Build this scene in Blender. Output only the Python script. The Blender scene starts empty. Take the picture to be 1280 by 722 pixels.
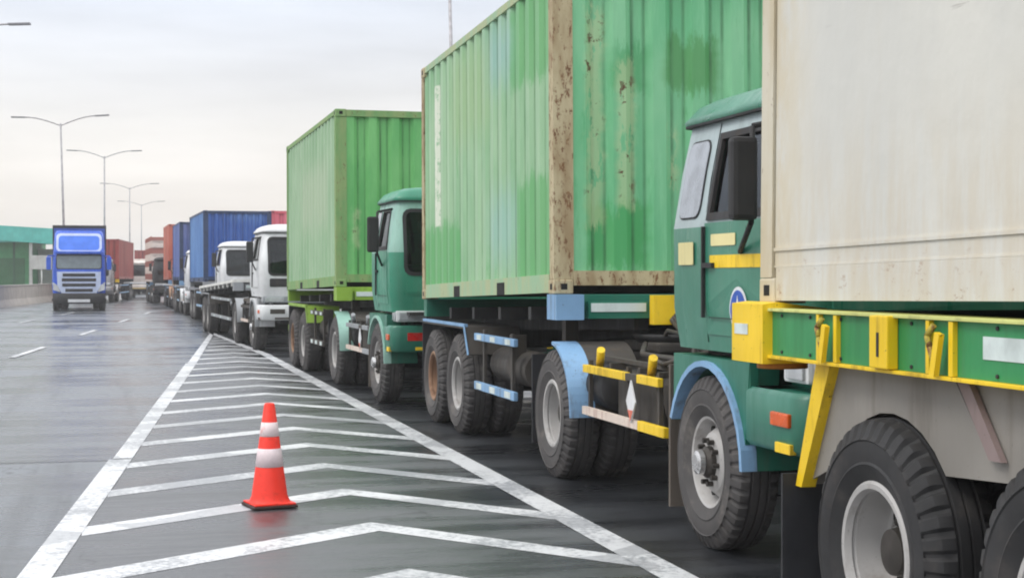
import bpy, bmesh, math, random
from mathutils import Vector, Matrix, Euler
random.seed(7)
S = bpy.context.scene
COL = S.collection
R = math.radians
PI = math.pi

# ------------------------------------------------------------------ camera
F_PX = 1950.0
YAW, PITCH, CAM_H = 14.1, 0.47, 1.65
cam_d = bpy.data.cameras.new('camera'); cam = bpy.data.objects.new('camera', cam_d); COL.objects.link(cam)
cam_d.sensor_width = 36; cam_d.lens = F_PX/1280*36; cam_d.clip_start = .05; cam_d.clip_end = 6000
cam.location = (0, 0, CAM_H); cam.rotation_euler = (R(90-PITCH), 0, R(-YAW))
S.camera = cam

# ------------------------------------------------------------------ world: overcast sky
W = bpy.data.worlds.new('World'); S.world = W; W.use_nodes = True
nt = W.node_tree; N = nt.nodes; L = nt.links; N.clear()
out = N.new('ShaderNodeOutputWorld'); bg = N.new('ShaderNodeBackground'); bg.inputs[1].default_value = .1
L.new(bg.outputs[0], out.inputs[0])
sky = N.new('ShaderNodeTexSky'); sky.sky_type = 'NISHITA'; sky.sun_disc = False
SUN_EL, SUN_AZ = 52, -100         # high, from the left of the road
sky.sun_elevation = R(SUN_EL); sky.sun_rotation = R(SUN_AZ); sky.dust_density = 3
tc = N.new('ShaderNodeTexCoord'); sep = N.new('ShaderNodeSeparateXYZ'); L.new(tc.outputs['Generated'], sep.inputs[0])
ramp = N.new('ShaderNodeValToRGB'); cr = ramp.color_ramp
stops = [(0.0, (6.3, 5.95, 5.6)), (.035, (6.6, 6.15, 5.65)), (.09, (6.3, 6.15, 5.95)), (.17, (5.7, 6.05, 6.7)), (.30, (8.8, 9.0, 9.5)), (1.0, (12.0, 12.0, 12.0))]
while len(cr.elements) < len(stops): cr.elements.new(.5)
for e, (p, c) in zip(cr.elements, stops): e.position = p; e.color = (*[v/12 for v in c], 1)
L.new(sep.outputs[2], ramp.inputs[0])
mp = N.new('ShaderNodeMapping'); mp.inputs['Scale'].default_value = (1.3, 1.3, 8); L.new(tc.outputs['Generated'], mp.inputs[0])
no = N.new('ShaderNodeTexNoise'); no.inputs['Scale'].default_value = 2.6; no.inputs['Detail'].default_value = 6; no.inputs['Roughness'].default_value = .5
L.new(mp.outputs[0], no.inputs['Vector'])
mr = N.new('ShaderNodeMapRange'); mr.inputs[1].default_value = .3; mr.inputs[2].default_value = .7; mr.inputs[3].default_value = 12*.87; mr.inputs[4].default_value = 12*1.16
L.new(no.outputs[0], mr.inputs[0])
vm = N.new('ShaderNodeVectorMath'); vm.operation = 'SCALE'; L.new(ramp.outputs[0], vm.inputs[0]); L.new(mr.outputs[0], vm.inputs['Scale'])
mx = N.new('ShaderNodeMix'); mx.data_type = 'RGBA'; mx.inputs[0].default_value = .95
L.new(sky.outputs[0], mx.inputs[6]); L.new(vm.outputs[0], mx.inputs[7]); L.new(mx.outputs[2], bg.inputs[0])

sd = bpy.data.lights.new('sun', 'SUN'); sd.energy = .9; sd.angle = R(20); sd.color = (1, .96, .9)
sun = bpy.data.objects.new('sun', sd); COL.objects.link(sun)
def sun_dir(el, az):   # Nishita: rotation 0 is +Y, growing clockwise
    return Vector((math.sin(R(az))*math.cos(R(el)), math.cos(R(az))*math.cos(R(el)), math.sin(R(el))))
sun.rotation_euler = sun_dir(SUN_EL, SUN_AZ).to_track_quat('Z', 'Y').to_euler()
sun.location = (0, 0, 30)
S.view_settings.view_transform = 'Standard'; S.view_settings.look = 'None'; S.view_settings.gamma = 1
S.view_settings.exposure = 0.56
S.render.filter_size = 2.0 if hasattr(S.render, 'filter_size') else 1.5
try: S.cycles.filter_width = 2.0
except Exception: pass

# ------------------------------------------------------------------ materials
def lin(r, g, b, k=1.0):
    f = lambda v: ((v/255+.055)/1.055)**2.4 if v > 10 else v/255/12.92
    return (f(r)*k, f(g)*k, f(b)*k, 1)

class G:
    """tiny node graph helper"""
    def __init__(s, name):
        s.m = bpy.data.materials.new(name); s.m.use_nodes = True; s.t = s.m.node_tree
        s.t.nodes.clear(); s.o = s.t.nodes.new('ShaderNodeOutputMaterial'); s.p = s.t.nodes.new('ShaderNodeBsdfPrincipled')
        s.t.links.new(s.p.outputs[0], s.o.inputs[0]); s.tc = s.t.nodes.new('ShaderNodeTexCoord'); s.sp = None
    def n(s, k): return s.t.nodes.new(k)
    def set(s, sock, v):
        if hasattr(v, 'links') or hasattr(v, 'is_linked'): s.t.links.new(v, sock)
        else: sock.default_value = v
    def obj(s): return s.tc.outputs['Object']
    def pos(s):
        g = s.n('ShaderNodeNewGeometry'); return g.outputs['Position']
    def xyz(s, v=None):
        k = s.n('ShaderNodeSeparateXYZ'); s.set(k.inputs[0], v or s.obj()); return k.outputs
    def map(s, v, sc=(1, 1, 1), loc=(0, 0, 0), rot=(0, 0, 0)):
        k = s.n('ShaderNodeMapping'); s.set(k.inputs[0], v); k.inputs['Scale'].default_value = sc; k.inputs['Location'].default_value = loc; k.inputs['Rotation'].default_value = rot
        return k.outputs[0]
    def noise(s, v, scale, det=4, rough=.55):
        k = s.n('ShaderNodeTexNoise'); s.set(k.inputs['Vector'], v); k.inputs['Scale'].default_value = scale
        k.inputs['Detail'].default_value = det; k.inputs['Roughness'].default_value = rough; return k.outputs[0]
    def rng(s, v, a, b, c=0., d=1., smooth=True):
        k = s.n('ShaderNodeMapRange'); s.set(k.inputs[0], v)
        if smooth: k.interpolation_type = 'SMOOTHSTEP'
        for i, x in enumerate((a, b, c, d)): k.inputs[i+1].default_value = x
        return k.outputs[0]
    def math(s, op, a, b=0.):
        k = s.n('ShaderNodeMath'); k.operation = op; s.set(k.inputs[0], a); s.set(k.inputs[1], b); return k.outputs[0]
    def mix(s, f, a, b, mode='MIX'):
        k = s.n('ShaderNodeMix'); k.data_type = 'RGBA'; k.blend_type = mode
        s.set(k.inputs[0], f); s.set(k.inputs[6], a); s.set(k.inputs[7], b); return k.outputs[2]
    def bump(s, h, strength=.2, dist=.01):
        k = s.n('ShaderNodeBump'); k.inputs['Strength'].default_value = strength; k.inputs['Distance'].default_value = dist
        s.set(k.inputs['Height'], h); s.t.links.new(k.outputs[0], s.p.inputs['Normal'])
    def done(s, col, rough=.5, metal=0., spec=.5):
        s.set(s.p.inputs['Base Color'], col); s.set(s.p.inputs['Roughness'], rough); s.set(s.p.inputs['Metallic'], metal)
        s.p.inputs['Specular IOR Level'].default_value = spec
        return s.m

_M = {}
def paint(name, c, rough=.42, dirt=.35, dirt_col=(92, 84, 72), metal=0., k=1.0, streak=True, fine=9.):
    """weathered paint: blotchy fading, vertical streaks, grime speckle"""
    if name in _M: return _M[name]
    g = G(name); c0 = lin(*c, k)
    v = g.obj()
    fade = g.rng(g.noise(v, 1.7, 5), .35, .7)
    col = g.mix(fade, c0, [*(min(1, x*1.18+.012) for x in c0[:3]), 1])
    gr = g.noise(g.map(v, (fine, fine, fine*.12 if streak else fine)), 1.0, 5, .65)
    m = g.math('MULTIPLY', g.rng(gr, .5, .78), dirt)
    col = g.mix(m, col, lin(*dirt_col))
    spk = g.math('MULTIPLY', g.rng(g.noise(v, 42, 3, .7), .66, .74), min(1, dirt*1.2))
    col = g.mix(spk, col, lin(60, 48, 38))
    g.bump(g.noise(v, 14, 4), .12, .006)
    _M[name] = g.done(col, g.rng(gr, .3, .8, rough-.08, min(1, rough+.22)), metal)
    return _M[name]
def plain(name, c, rough=.5, metal=0., k=1.0):
    if name in _M: return _M[name]
    g = G(name); c0 = lin(*c, k)
    n = g.noise(g.obj(), 6, 5, .6)
    col = g.mix(g.rng(n, .35, .7), c0, [*(x*.72 for x in c0[:3]), 1])
    _M[name] = g.done(col, g.rng(n, .3, .7, max(.05, rough-.08), min(1, rough+.1)), metal)
    return _M[name]
def glass(name='cab glass', c=(26, 30, 33), rough=.06):
    if name in _M: return _M[name]
    g = G(name); n = g.noise(g.obj(), 3, 4)
    _M[name] = g.done(g.mix(g.rng(n, .4, .7), lin(*c), lin(c[0]+14, c[1]+14, c[2]+14)), rough, 0, .8)
    return _M[name]

def container_paint(name, base, fade, fresh, axis='y', patches=(), pale=(), rust=.25, stripes=(), chips=(), ribs=.28):
    """faded container paint with brushed repaint patches, chalky runs and rust"""
    g = G(name); v = g.obj(); X = g.xyz(); u = X[1] if axis == 'y' else X[0]; w = X[2]
    sc = (3, 3, .35)
    big = g.noise(g.map(v, (1, 1, .45)), 1.3, 4)
    col = g.mix(g.rng(big, .35, .68), lin(*base), lin(*fade))
    run = g.noise(g.map(v, sc), 3.2, 6, .7)
    col = g.mix(g.math('MULTIPLY', g.rng(run, .45, .75), .55), col, lin(*fade, 1.12))
    col = g.mix(g.math('MULTIPLY', g.rng(g.noise(g.map(v, (5, 5, .8), (3, 1, 7)), 1.6, 6, .7), .56, .72), .55), col, lin(*fresh))
    j1 = g.math('MULTIPLY', g.math('SUBTRACT', g.noise(g.map(v, (9, 9, 1.6)), 1.2, 6, .8), .5), .7)
    j2 = g.math('MULTIPLY', g.math('SUBTRACT', g.noise(g.map(v, (1, 1, 6)), 1, 2), .5), .14)
    u2 = g.math('ADD', u, j2); w2 = g.math('ADD', w, j1)
    def mask(b, sft=.03):
        sft = sft*2.2; m = g.math('MULTIPLY', g.rng(u2, b[0]-sft, b[0]+sft), g.rng(u2, b[1]-sft, b[1]+sft, 1, 0))
        m = g.math('MULTIPLY', m, g.rng(w2, b[2]-sft, b[2]+sft))
        return g.math('MULTIPLY', m, g.rng(w2, b[3]-sft, b[3]+sft, 1, 0))
    for b in pale: col = g.mix(g.math('MULTIPLY', mask(b, .12), .7), col, lin(*b[4]))
    for b in patches: col = g.mix(g.math('MULTIPLY', mask(b), .68), col, lin(*(b[4] if len(b) > 4 else fresh)))
    for b in stripes:
        m = g.math('MULTIPLY', g.math('MULTIPLY', g.rng(u, b[0], b[0]+.01), g.rng(u, b[1]-.01, b[1], 1, 0)), g.math('MULTIPLY', g.rng(w, b[2], b[2]+.02), g.rng(w, b[3]-.02, b[3], 1, 0)))
        m = g.math('MULTIPLY', m, g.rng(g.noise(v, 9, 5, .7), .36, .5))
        col = g.mix(m, col, lin(*b[4]))
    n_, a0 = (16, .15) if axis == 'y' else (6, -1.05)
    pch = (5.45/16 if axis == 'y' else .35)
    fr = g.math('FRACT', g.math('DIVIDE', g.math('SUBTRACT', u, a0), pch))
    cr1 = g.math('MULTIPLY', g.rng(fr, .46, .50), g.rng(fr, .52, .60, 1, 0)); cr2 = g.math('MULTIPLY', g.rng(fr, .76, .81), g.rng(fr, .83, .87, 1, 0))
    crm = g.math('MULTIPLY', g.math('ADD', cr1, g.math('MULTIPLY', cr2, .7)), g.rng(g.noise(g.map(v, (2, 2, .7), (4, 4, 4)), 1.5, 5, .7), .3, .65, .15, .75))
    col = g.mix(crm, col, lin(base[0]*.42, base[1]*.48, base[2]*.40))  # rib folds darkened unevenly, groove shade put into the colour
    rn = g.noise(v, 7.5, 7, .72)
    for b in chips:
        m = g.math('MULTIPLY', mask(b, .02), g.rng(g.noise(g.map(v, (6, 6, 2.2)), 1.5, 5, .75), .40, .48))
        col = g.mix(g.math('MULTIPLY', m, .55), col, lin(186, 204, 156))
        col = g.mix(g.math('MULTIPLY', m, g.rng(rn, .57, .62)), col, lin(92, 62, 36))
    rust_n = g.math('ADD', g.noise(g.map(v, (4, 4, 1.1), (5, 2, 1)), 1.2, 7, .78), g.rng(w, .0, .35, .10, 0))
    rs = g.rng(rust_n, .76-rust*.25, .80-rust*.22)
    col = g.mix(rs, col, g.mix(g.noise(v, 20, 4), lin(70, 45, 28), lin(128, 84, 46)))
    g.bump(g.noise(v, 11, 5), .2, .008)
    g.done(col, g.rng(rs, 0, 1, .5, .85))
    return g.m
def rust_paint(name, base, second, amt=.5):
    g = G(name); v = g.obj()
    col = g.mix(g.rng(g.noise(g.map(v, (3, 3, .8)), 2, 5), .35, .65), lin(*base), lin(*second))
    n = g.noise(g.map(v, (7, 7, 3.)), 3.2, 8, .82)
    m = g.rng(n, .70-amt*.3, .74-amt*.27)
    col = g.mix(m, col, g.mix(g.noise(v, 15, 4), lin(78, 50, 30), lin(140, 96, 58)))
    g.bump(n, .3, .01)
    return g.done(col, .7)

def asphalt(name, dark, light, wet=(.22, .55), scale=1.0, tracks=0.):
    g = G(name); v = g.pos()
    agg = g.noise(v, 60, 4, .85); grit = g.noise(v, 210, 2, .8)
    big = g.noise(v, .33*scale, 5, .6)
    band = g.noise(g.map(v, (.16, 1.3, 1), rot=(0, 0, R(8))), 1.0, 7, .68)     # bands across the lane: wet film, with its pale reflections put into the colour
    mixv = g.math('ADD', g.math('MULTIPLY', big, .4), g.math('MULTIPLY', band, .6))
    col = g.mix(g.rng(mixv, .38, .62), lin(*dark), lin(*light))
    if tracks:
        tr = g.noise(g.map(v, (1.6, .05, 1), rot=(0, 0, R(4.8))), 1.4, 4, .6)
        col = g.mix(g.rng(tr, .48, .68, 0, tracks), col, lin(dark[0]*.72, dark[1]*.72, dark[2]*.74))
    col = g.mix(g.rng(agg, .54, .72, 0, .5), col, lin(light[0]+40, light[1]+40, light[2]+38))
    col = g.mix(g.rng(agg, .47, .30, 0, .6), col, lin(dark[0]*.45, dark[1]*.45, dark[2]*.45))
    col = g.mix(g.rng(grit, .62, .72, 0, .35), col, lin(light[0]+60, light[1]+60, light[2]+56))
    crack = g.n('ShaderNodeTexVoronoi'); crack.feature = 'DISTANCE_TO_EDGE'; crack.inputs['Scale'].default_value = .55
    wob = g.n('ShaderNodeVectorMath'); wob.operation = 'ADD'; g.set(wob.inputs[0], g.map(v, (1, .45, 1))); 
    nz = g.n('ShaderNodeTexNoise'); nz.inputs['Scale'].default_value = 3.; g.set(nz.inputs['Vector'], v)
    sc_ = g.n('ShaderNodeVectorMath'); sc_.operation = 'SCALE'; g.set(sc_.inputs[0], nz.outputs['Color']); sc_.inputs['Scale'].default_value = .35
    g.set(wob.inputs[1], sc_.outputs[0]); g.set(crack.inputs['Vector'], wob.outputs[0])
    cm = g.math('MULTIPLY', g.rng(crack.outputs[0], .008, .0, 0, .7), g.rng(g.noise(v, .5, 2), .5, .58))
    col = g.mix(cm, col, lin(26, 27, 30))
    stain = g.rng(g.noise(g.map(v, (1.3, .5, 1), (9, 4, 0)), 1.1, 6, .7), .60, .68, 0, .45)
    col = g.mix(stain, col, lin(dark[0]*.62, dark[1]*.62, dark[2]*.64))
    drip = g.n('ShaderNodeTexVoronoi'); drip.inputs['Scale'].default_value = 1.7; g.set(drip.inputs['Vector'], v)
    dm = g.math('MULTIPLY', g.rng(drip.outputs['Distance'], .09, .05, 0, .5), g.rng(g.noise(v, .8, 2), .55, .6))
    col = g.mix(dm, col, lin(28, 29, 32))
    g.bump(agg, .5, .004)
    return g.done(col, g.rng(mixv, .38, .62, wet[0], wet[1]), 0, .6)
def road_paint(name, c=(235, 237, 240), wear=.5):
    g = G(name); v = g.pos()
    n = g.noise(v, 22, 6, .75); b = g.noise(v, 1.1, 4, .6)
    m = g.math('ADD', g.math('MULTIPLY', n, .6), g.math('MULTIPLY', b, .45))
    w = g.rng(m, .72-wear*.18, .60-wear*.18, 1, 0)
    seg = g.n('ShaderNodeTexVoronoi'); seg.inputs['Scale'].default_value = 1.5; g.set(seg.inputs['Vector'], v)
    w = g.math('MAXIMUM', w, g.math('MULTIPLY', g.rng(g.xyz(seg.outputs['Color'])[0], .78, .80), g.rng(n, .25, .6, .35, .75)))
    col = g.mix(w, lin(*c, .8), lin(150, 153, 158))
    col = g.mix(g.rng(g.noise(v, .8, 4), .5, .75, 0, .35), col, lin(150, 150, 150))
    g.bump(n, .3, .003)
    return g.done(col, g.rng(w, 0, 1, .45, .4))

# ------------------------------------------------------------------ mesh builder
class MB:
    def __init__(s): s.v = []; s.f = []; s.mi = 0; s.fm = []; s.sm = []; s.smooth = False
    def _add(s, vs, fs, smooth=None):
        b = len(s.v); s.v += [tuple(p) for p in vs]
        for f in fs: s.f.append([b+i for i in f]); s.fm.append(s.mi); s.sm.append(s.smooth if smooth is None else smooth)
        return s
    def box(s, x0, x1, y0, y1, z0, z1, bv=0.):
        x0, x1 = min(x0, x1), max(x0, x1); y0, y1 = min(y0, y1), max(y0, y1); z0, z1 = min(z0, z1), max(z0, z1)
        if bv <= 0:
            vs = [(x, y, z) for z in (z0, z1) for y in (y0, y1) for x in (x0, x1)]
            return s._add(vs, [(0, 2, 3, 1), (4, 5, 7, 6), (0, 1, 5, 4), (2, 6, 7, 3), (0, 4, 6, 2), (1, 3, 7, 5)], False)
        bm = bmesh.new(); bmesh.ops.create_cube(bm, size=1)
        for q in bm.verts: q.co = Vector(((x0+x1)/2+q.co.x*(x1-x0), (y0+y1)/2+q.co.y*(y1-y0), (z0+z1)/2+q.co.z*(z1-z0)))
        bmesh.ops.bevel(bm, geom=bm.edges[:], offset=min(bv, .45*min(x1-x0, y1-y0, z1-z0)), segments=2, affect='EDGES', profile=.6)
        return s.bm(bm)
    def bm(s, bm, M=None, smooth=None):
        bm.verts.index_update()
        s._add([(M @ q.co if M else q.co) for q in bm.verts], [[q.index for q in f.verts] for f in bm.faces], smooth); bm.free(); return s
    def obox(s, c, size, rot=(0, 0, 0)):
        M = Matrix.Translation(c) @ Euler([R(a) for a in rot]).to_matrix().to_4x4()
        hx, hy, hz = [a/2 for a in size]
        vs = [M @ Vector((x, y, z)) for z in (-hz, hz) for y in (-hy, hy) for x in (-hx, hx)]
        return s._add(vs, [(0, 2, 3, 1), (4, 5, 7, 6), (0, 1, 5, 4), (2, 6, 7, 3), (0, 4, 6, 2), (1, 3, 7, 5)], False)
    def prism(s, pts, axis, a, b):
        """closed polygon extruded along axis from a to b; pts are the two other coordinates in xyz order"""
        def P(p, t):
            return {'x': (t, p[0], p[1]), 'y': (p[0], t, p[1]), 'z': (p[0], p[1], t)}[axis]
        n = len(pts); vs = [P(p, a) for p in pts]+[P(p, b) for p in pts]
        fs = [tuple(range(n)), tuple(range(2*n-1, n-1, -1))]+[(i, i+n, (i+1) % n+n, (i+1) % n) for i in range(n)]
        return s._add(vs, fs, False)
    def cyl(s, p0, p1, r0, r1=None, n=16, cap=True):
        r1 = r0 if r1 is None else r1
        p0, p1 = Vector(p0), Vector(p1); d = (p1-p0).normalized()
        a = d.orthogonal().normalized(); b = d.cross(a); b0 = len(s.v)
        vs = [p0+(a*math.cos(t)+b*math.sin(t))*r0 for t in [2*PI*i/n for i in range(n)]]+[p1+(a*math.cos(t)+b*math.sin(t))*r1 for t in [2*PI*i/n for i in range(n)]]
        s._add(vs, [(i, (i+1) % n, (i+1) % n+n, i+n) for i in range(n)], True)
        if cap: s.f += [[b0+i for i in range(n-1, -1, -1)], [b0+n+i for i in range(n)]]; s.fm += [s.mi]*2; s.sm += [False]*2
        return s
    def tube(s, pts, r, n=8):
        for a, b in zip(pts, pts[1:]): s.cyl(a, b, r, n=n)
        return s
    def lathe(s, prof, c=(0, 0, 0), n=40, axis='x', disp=None):
        """prof: list of (along axis, radius)"""
        c = Vector(c); m = len(prof); vs = []
        for i in range(n):
            t = 2*PI*i/n
            for j, (a, r) in enumerate(prof):
                if disp: r = r+disp(i, j)
                p = (a, r*math.cos(t), r*math.sin(t)) if axis == 'x' else (r*math.cos(t), a, r*math.sin(t)) if axis == 'y' else (r*math.cos(t), r*math.sin(t), a)
                vs.append(c+Vector(p))
        fs = [(i*m+j, i*m+j+1, ((i+1) % n)*m+j+1, ((i+1) % n)*m+j) for i in range(n) for j in range(m-1)]
        return s._add(vs, fs, True)
    def build(s, name, mats, parent=None, label=None):
        me = bpy.data.meshes.new(name); me.from_pydata(s.v, [], s.f); me.update()
        mats = mats if isinstance(mats, (list, tuple)) else [mats]
        for m in mats: me.materials.append(m)
        me.polygons.foreach_set('material_index', s.fm); me.polygons.foreach_set('use_smooth', s.sm)
        b = bmesh.new(); b.from_mesh(me); bmesh.ops.recalc_face_normals(b, faces=b.faces[:]); b.to_mesh(me); b.free()
        me.validate()
        o = bpy.data.objects.new(name, me); COL.objects.link(o)
        if parent: o.parent = parent
        if label: o['label'] = label
        return o
def thing(name, label, cat, loc=(0, 0, 0), rot=(0, 0, 0), group=None):
    o = bpy.data.objects.new(name, None); COL.objects.link(o); o.location = loc; o.rotation_euler = rot
    o.empty_display_size = .3; o['label'] = label; o['category'] = cat
    if group: o['group'] = group
    return o
def tag(o, label=None, cat=None, group=None, kind=None):
    for k, v in (('label', label), ('category', cat), ('group', group), ('kind', kind)):
        if v: o[k] = v
    return o
def child(src, parent, loc=None):
    c = src.copy(); COL.objects.link(c); c.parent = parent
    if loc is not None: c.location = loc
    return c

# ------------------------------------------------------------------ setting: ground, road, markings
g_ground = plain('dusty verge', (120, 118, 104), .9, k=.7)
A = asphalt('wet asphalt', (38, 42, 48), (106, 111, 118), (.08, .42), tracks=.7)
A_lane = asphalt('dark wet lane asphalt with shade', (22, 24, 28), (42, 45, 50), (.2, .5))  # dark lane, darkened further in colour to stand for shade under the trucks
A_gore = asphalt('gore asphalt', (44, 46, 50), (90, 92, 96), (.1, .5))
WHITE = road_paint('road paint', wear=.62); WORN = road_paint('worn road paint', (224, 226, 229), .85)
def sheet(name, quads, mat, z):
    m = MB()
    for q in quads: m._add([(x, y, z) for x, y in q], [tuple(range(len(q)))], False)
    o = m.build(name, mat)
    for p in o.data.polygons:
        if p.normal.z < 0: p.flip()
    o['kind'] = 'structure'; return o
sheet('ground', [[(-900, -400), (900, -400), (900, 1500), (-900, 1500)]], g_ground, -.02)
ZR = 0.0
def bar_x(y): return -5.2+.085*(y-94)          # median barrier line
road_l = [(bar_x(y)-.1, y) for y in (-15, 60, 140, 260, 420)]
road_r = [(14, -15), (14, 60), (16, 140), (24, 260), (40, 420)]
sheet('road', [[road_l[i], road_r[i], road_r[i+1], road_l[i+1]] for i in range(4)], A, ZR)
def lane_mark_x(y): return -2.2+.086*(y-33)
def edge_l(y): return -.56+.0833*(y-8.9)       # outer (left) side of the gore's left line
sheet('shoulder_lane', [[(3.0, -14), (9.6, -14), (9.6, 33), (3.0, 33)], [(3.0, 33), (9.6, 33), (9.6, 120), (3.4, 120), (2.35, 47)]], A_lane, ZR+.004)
# gore markings
zl = ZR+.012
sheet('gore_surface', [[(edge_l(-2)+.05, -2), (2.98, -2), (2.98, 33), (2.66, 45), (edge_l(45)+.04, 45)]], A_gore, ZR+.008)
m_edge = [[(edge_l(y0)+.03, y0), (edge_l(y0)+.20, y0), (edge_l(y1)+.20-(.0 if y1 < 46 else .08), y1), (edge_l(y1), y1)] for y0, y1 in ((1, 14.4), (14.46, 30), (30, 46.2))]
sheet('edge_marking', m_edge, WHITE, zl)
sheet('edge_marking', [[(2.84, 1), (3.05, 1), (3.05, 33), (2.86, 33)], [(2.86, 33), (3.05, 33), (2.6, 46.3), (2.46, 46.3)]], WHITE, zl)
k = 0
y = 3.56
while y < 44:
    xl = edge_l(y)+.25; xr = 2.86 if y < 33 else 2.86-(y-33)*.031
    yv = y; xv = min(1.62+.03*(yv-10.3), (xl+xr)/2+.35)
    t = .36
    w = xr-xv; wl = xv-(edge_l(yv-1.4)+.2)
    yl = yv-.76*wl; yr = yv-1.27*w if y < 33 else yv-1.1*w
    xl = edge_l(yl)+.18
    sheet('chevron_marking', [[(xl, yl), (xv, yv), (xv, yv-t), (xl, yl-t)], [(xv, yv), (xr, yr), (xr, yr-t-.03), (xv, yv-t)]], WHITE if k % 3 else WORN, zl-.002)
    k += 1; y += 1.69
for (y0, y1, off) in ((21, 25, 0), (33, 37.8, 0), (45.1, 49.2, 0), (57.2, 61.5, 0), (69.5, 73.5, 0), (93, 97.5, 0), (57, 61.5, -3.4), (69, 73.5, -3.4), (45, 49.5, -3.4), (81.5, 85.5, -3.4)):
    sheet('lane_dash', [[(lane_mark_x(y0)+off, y0), (lane_mark_x(y0)+off+.15, y0), (lane_mark_x(y1)+off+.15, y1), (lane_mark_x(y1)+off, y1)]], WHITE if off == 0 else WORN, zl)
# transverse paving joint
sheet('paving_joint', [[(-6, 14.43), (edge_l(14.4), 14.41), (edge_l(14.4), 14.435), (-6, 14.455)]], plain('joint sealant', (62, 65, 70), .5), ZR+.004)

# median barrier
conc = paint('barrier concrete', (196, 190, 182), .8, .45, (110, 104, 96), k=.8, fine=4)
def barrier(name, line, prof, label):
    t = thing(name, label, 'barrier', (*line[0], 0))
    ox, oy = line[0]; m = MB(); n = len(prof); vs = []
    for x, y in line: vs += [(x-ox+px, y-oy, pz) for px, pz in prof]
    fs = [(i*n+j, (i+1)*n+j, (i+1)*n+j+1, i*n+j+1) for i in range(len(line)-1) for j in range(n-1)]
    fs += [tuple(range(n)), tuple((len(line)-1)*n+j for j in range(n-1, -1, -1))]
    m._add(vs, fs, False); m.build('concrete_wall', conc, t)
    m = MB()
    for (x0, y0), (x1, y1) in zip(line, line[1:]):
        m.prism([(x0-ox-.14, y0-oy), (x0-ox+.14, y0-oy), (x1-ox+.14, y1-oy), (x1-ox-.14, y1-oy)], 'z', prof[len(prof)//2][1]+.001, prof[len(prof)//2][1]+.06)
    m.build('coping', plain('coping concrete', (214, 210, 204), .8, k=.8), t)
    return t
jersey = [(-.32, 0), (-.28, .1), (-.13, .38), (-.1, 1.1), (.1, 1.1), (.13, .38), (.28, .1), (.32, 0)]
barrier('median_barrier', [(bar_x(y)-.4, y) for y in range(-12, 400, 12)], jersey, 'low pale concrete barrier on the left edge of the road, under the street lamps')
barrier('roadside_barrier', [(12.2+max(0, (y-60)*.05), y) for y in range(-12, 400, 12)], jersey, 'low concrete barrier along the far right edge behind the queue of trucks')

# ------------------------------------------------------------------ wheels (shared meshes)
rubber = paint('tyre rubber', (40, 40, 42), .7, .4, (96, 90, 86), k=.75, streak=False, fine=5)
rubber_dusty = paint('dusty tyre rubber', (72, 70, 70), .85, .5, (136, 130, 124), k=.9, streak=False, fine=5)
rim_grey = paint('rim paint', (186, 184, 182), .45, .5, (96, 80, 66), k=.8, streak=False, fine=7)
rim_rust = paint('rusty rim paint', (140, 108, 84), .7, .7, (80, 52, 36), streak=False, fine=7)
hub_dark = plain('hub metal', (70, 66, 62), .5, .4)
chrome = plain('bright hub cap', (215, 215, 215), .25, .8)
black = plain('black shadow gap', (14, 14, 14), .8)
TR = .525
def tyre_mesh():
    m = MB(); w = .14
    prof = [(-.105, .262), (-.125, .285), (-w-.004, .335), (-w-.011, .345), (-w-.006, .355), (-w-.012, .40), (-w-.008, .435), (-w-.013, .441), (-w-.002, .455), (-w+.012, .492), (-w+.026, .515),
            (-.098, .5215), (-.062, TR), (-.058, TR-.013), (-.048, TR-.013), (-.044, TR), (-.006, TR), (-.004, TR-.013)]
    prof = prof+[(-a, r) for a, r in reversed(prof)]
    n = 240; J = len(prof)
    def d(i, j):
        jj = min(j, J-1-j); q = (i+(3 if j > J/2 else 0)) % 6
        if jj == 8: return -.016 if q < 2 else 0
        if jj in (9, 10): return -.026 if q < 2 else 0
        if jj in (11,): return -.02 if q < 2 else 0
        return 0
    m.lathe(prof, n=n, disp=d); return m
def rim_rear_mesh():
    m = MB()
    m.lathe([(-.112, .285), (-.118, .276), (-.112, .262), (-.095, .255), (-.08, .242), (.02, .236), (.045, .222), (.052, .205), (.062, .20), (.062, .10)], n=48)
    m.lathe([(.1, .27), (.112, .285)], n=48)
    m.lathe([(-.120, .283), (-.130, .270), (-.128, .250), (-.10, .240)], n=48)
    m.mi = 1
    for k in range(8):
        a = 2*PI*k/8+.2; c = (0, .178*math.cos(a), .178*math.sin(a)); m.cyl((.050, c[1], c[2]), (.0615, c[1], c[2]), .034, n=14)
    return m
def hub_rear_mesh():
    m = MB(); m.lathe([(.061, .115), (.02, .11), (-.02, .095), (-.05, .09), (-.055, .075), (-.06, .0)], n=32)
    for k in range(10):
        a = 2*PI*k/10; m.cyl((.062, .142*math.cos(a), .142*math.sin(a)), (.022, .142*math.cos(a), .142*math.sin(a)), .015, n=6)
    return m
def rim_front_mesh():
    m = MB()
    m.lathe([(-.112, .285), (-.118, .276), (-.112, .262), (-.09, .252), (-.05, .244), (-.02, .235), (-.045, .21), (-.085, .18), (-.1, .15), (-.1, .09)], n=48)
    m.lathe([(.1, .27), (.112, .285)], n=48)
    m.mi = 1
    for k in range(8):
        a = 2*PI*k/8; c = (.203*math.cos(a), .203*math.sin(a)); m.cyl((-.045, *c), (-.058, *c), .024, n=12)
    return m
def hub_front_mesh():
    m = MB(); m.lathe([(-.098, .10), (-.13, .095), (-.15, .075), (-.19, .07), (-.2, .055), (-.203, .0)], n=32)
    for k in range(10):
        a = 2*PI*k/10; m.cyl((-.1, .132*math.cos(a), .132*math.sin(a)), (-.14, .132*math.cos(a), .132*math.sin(a)), .016, n=6)
    return m
_proto = {}
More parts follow.
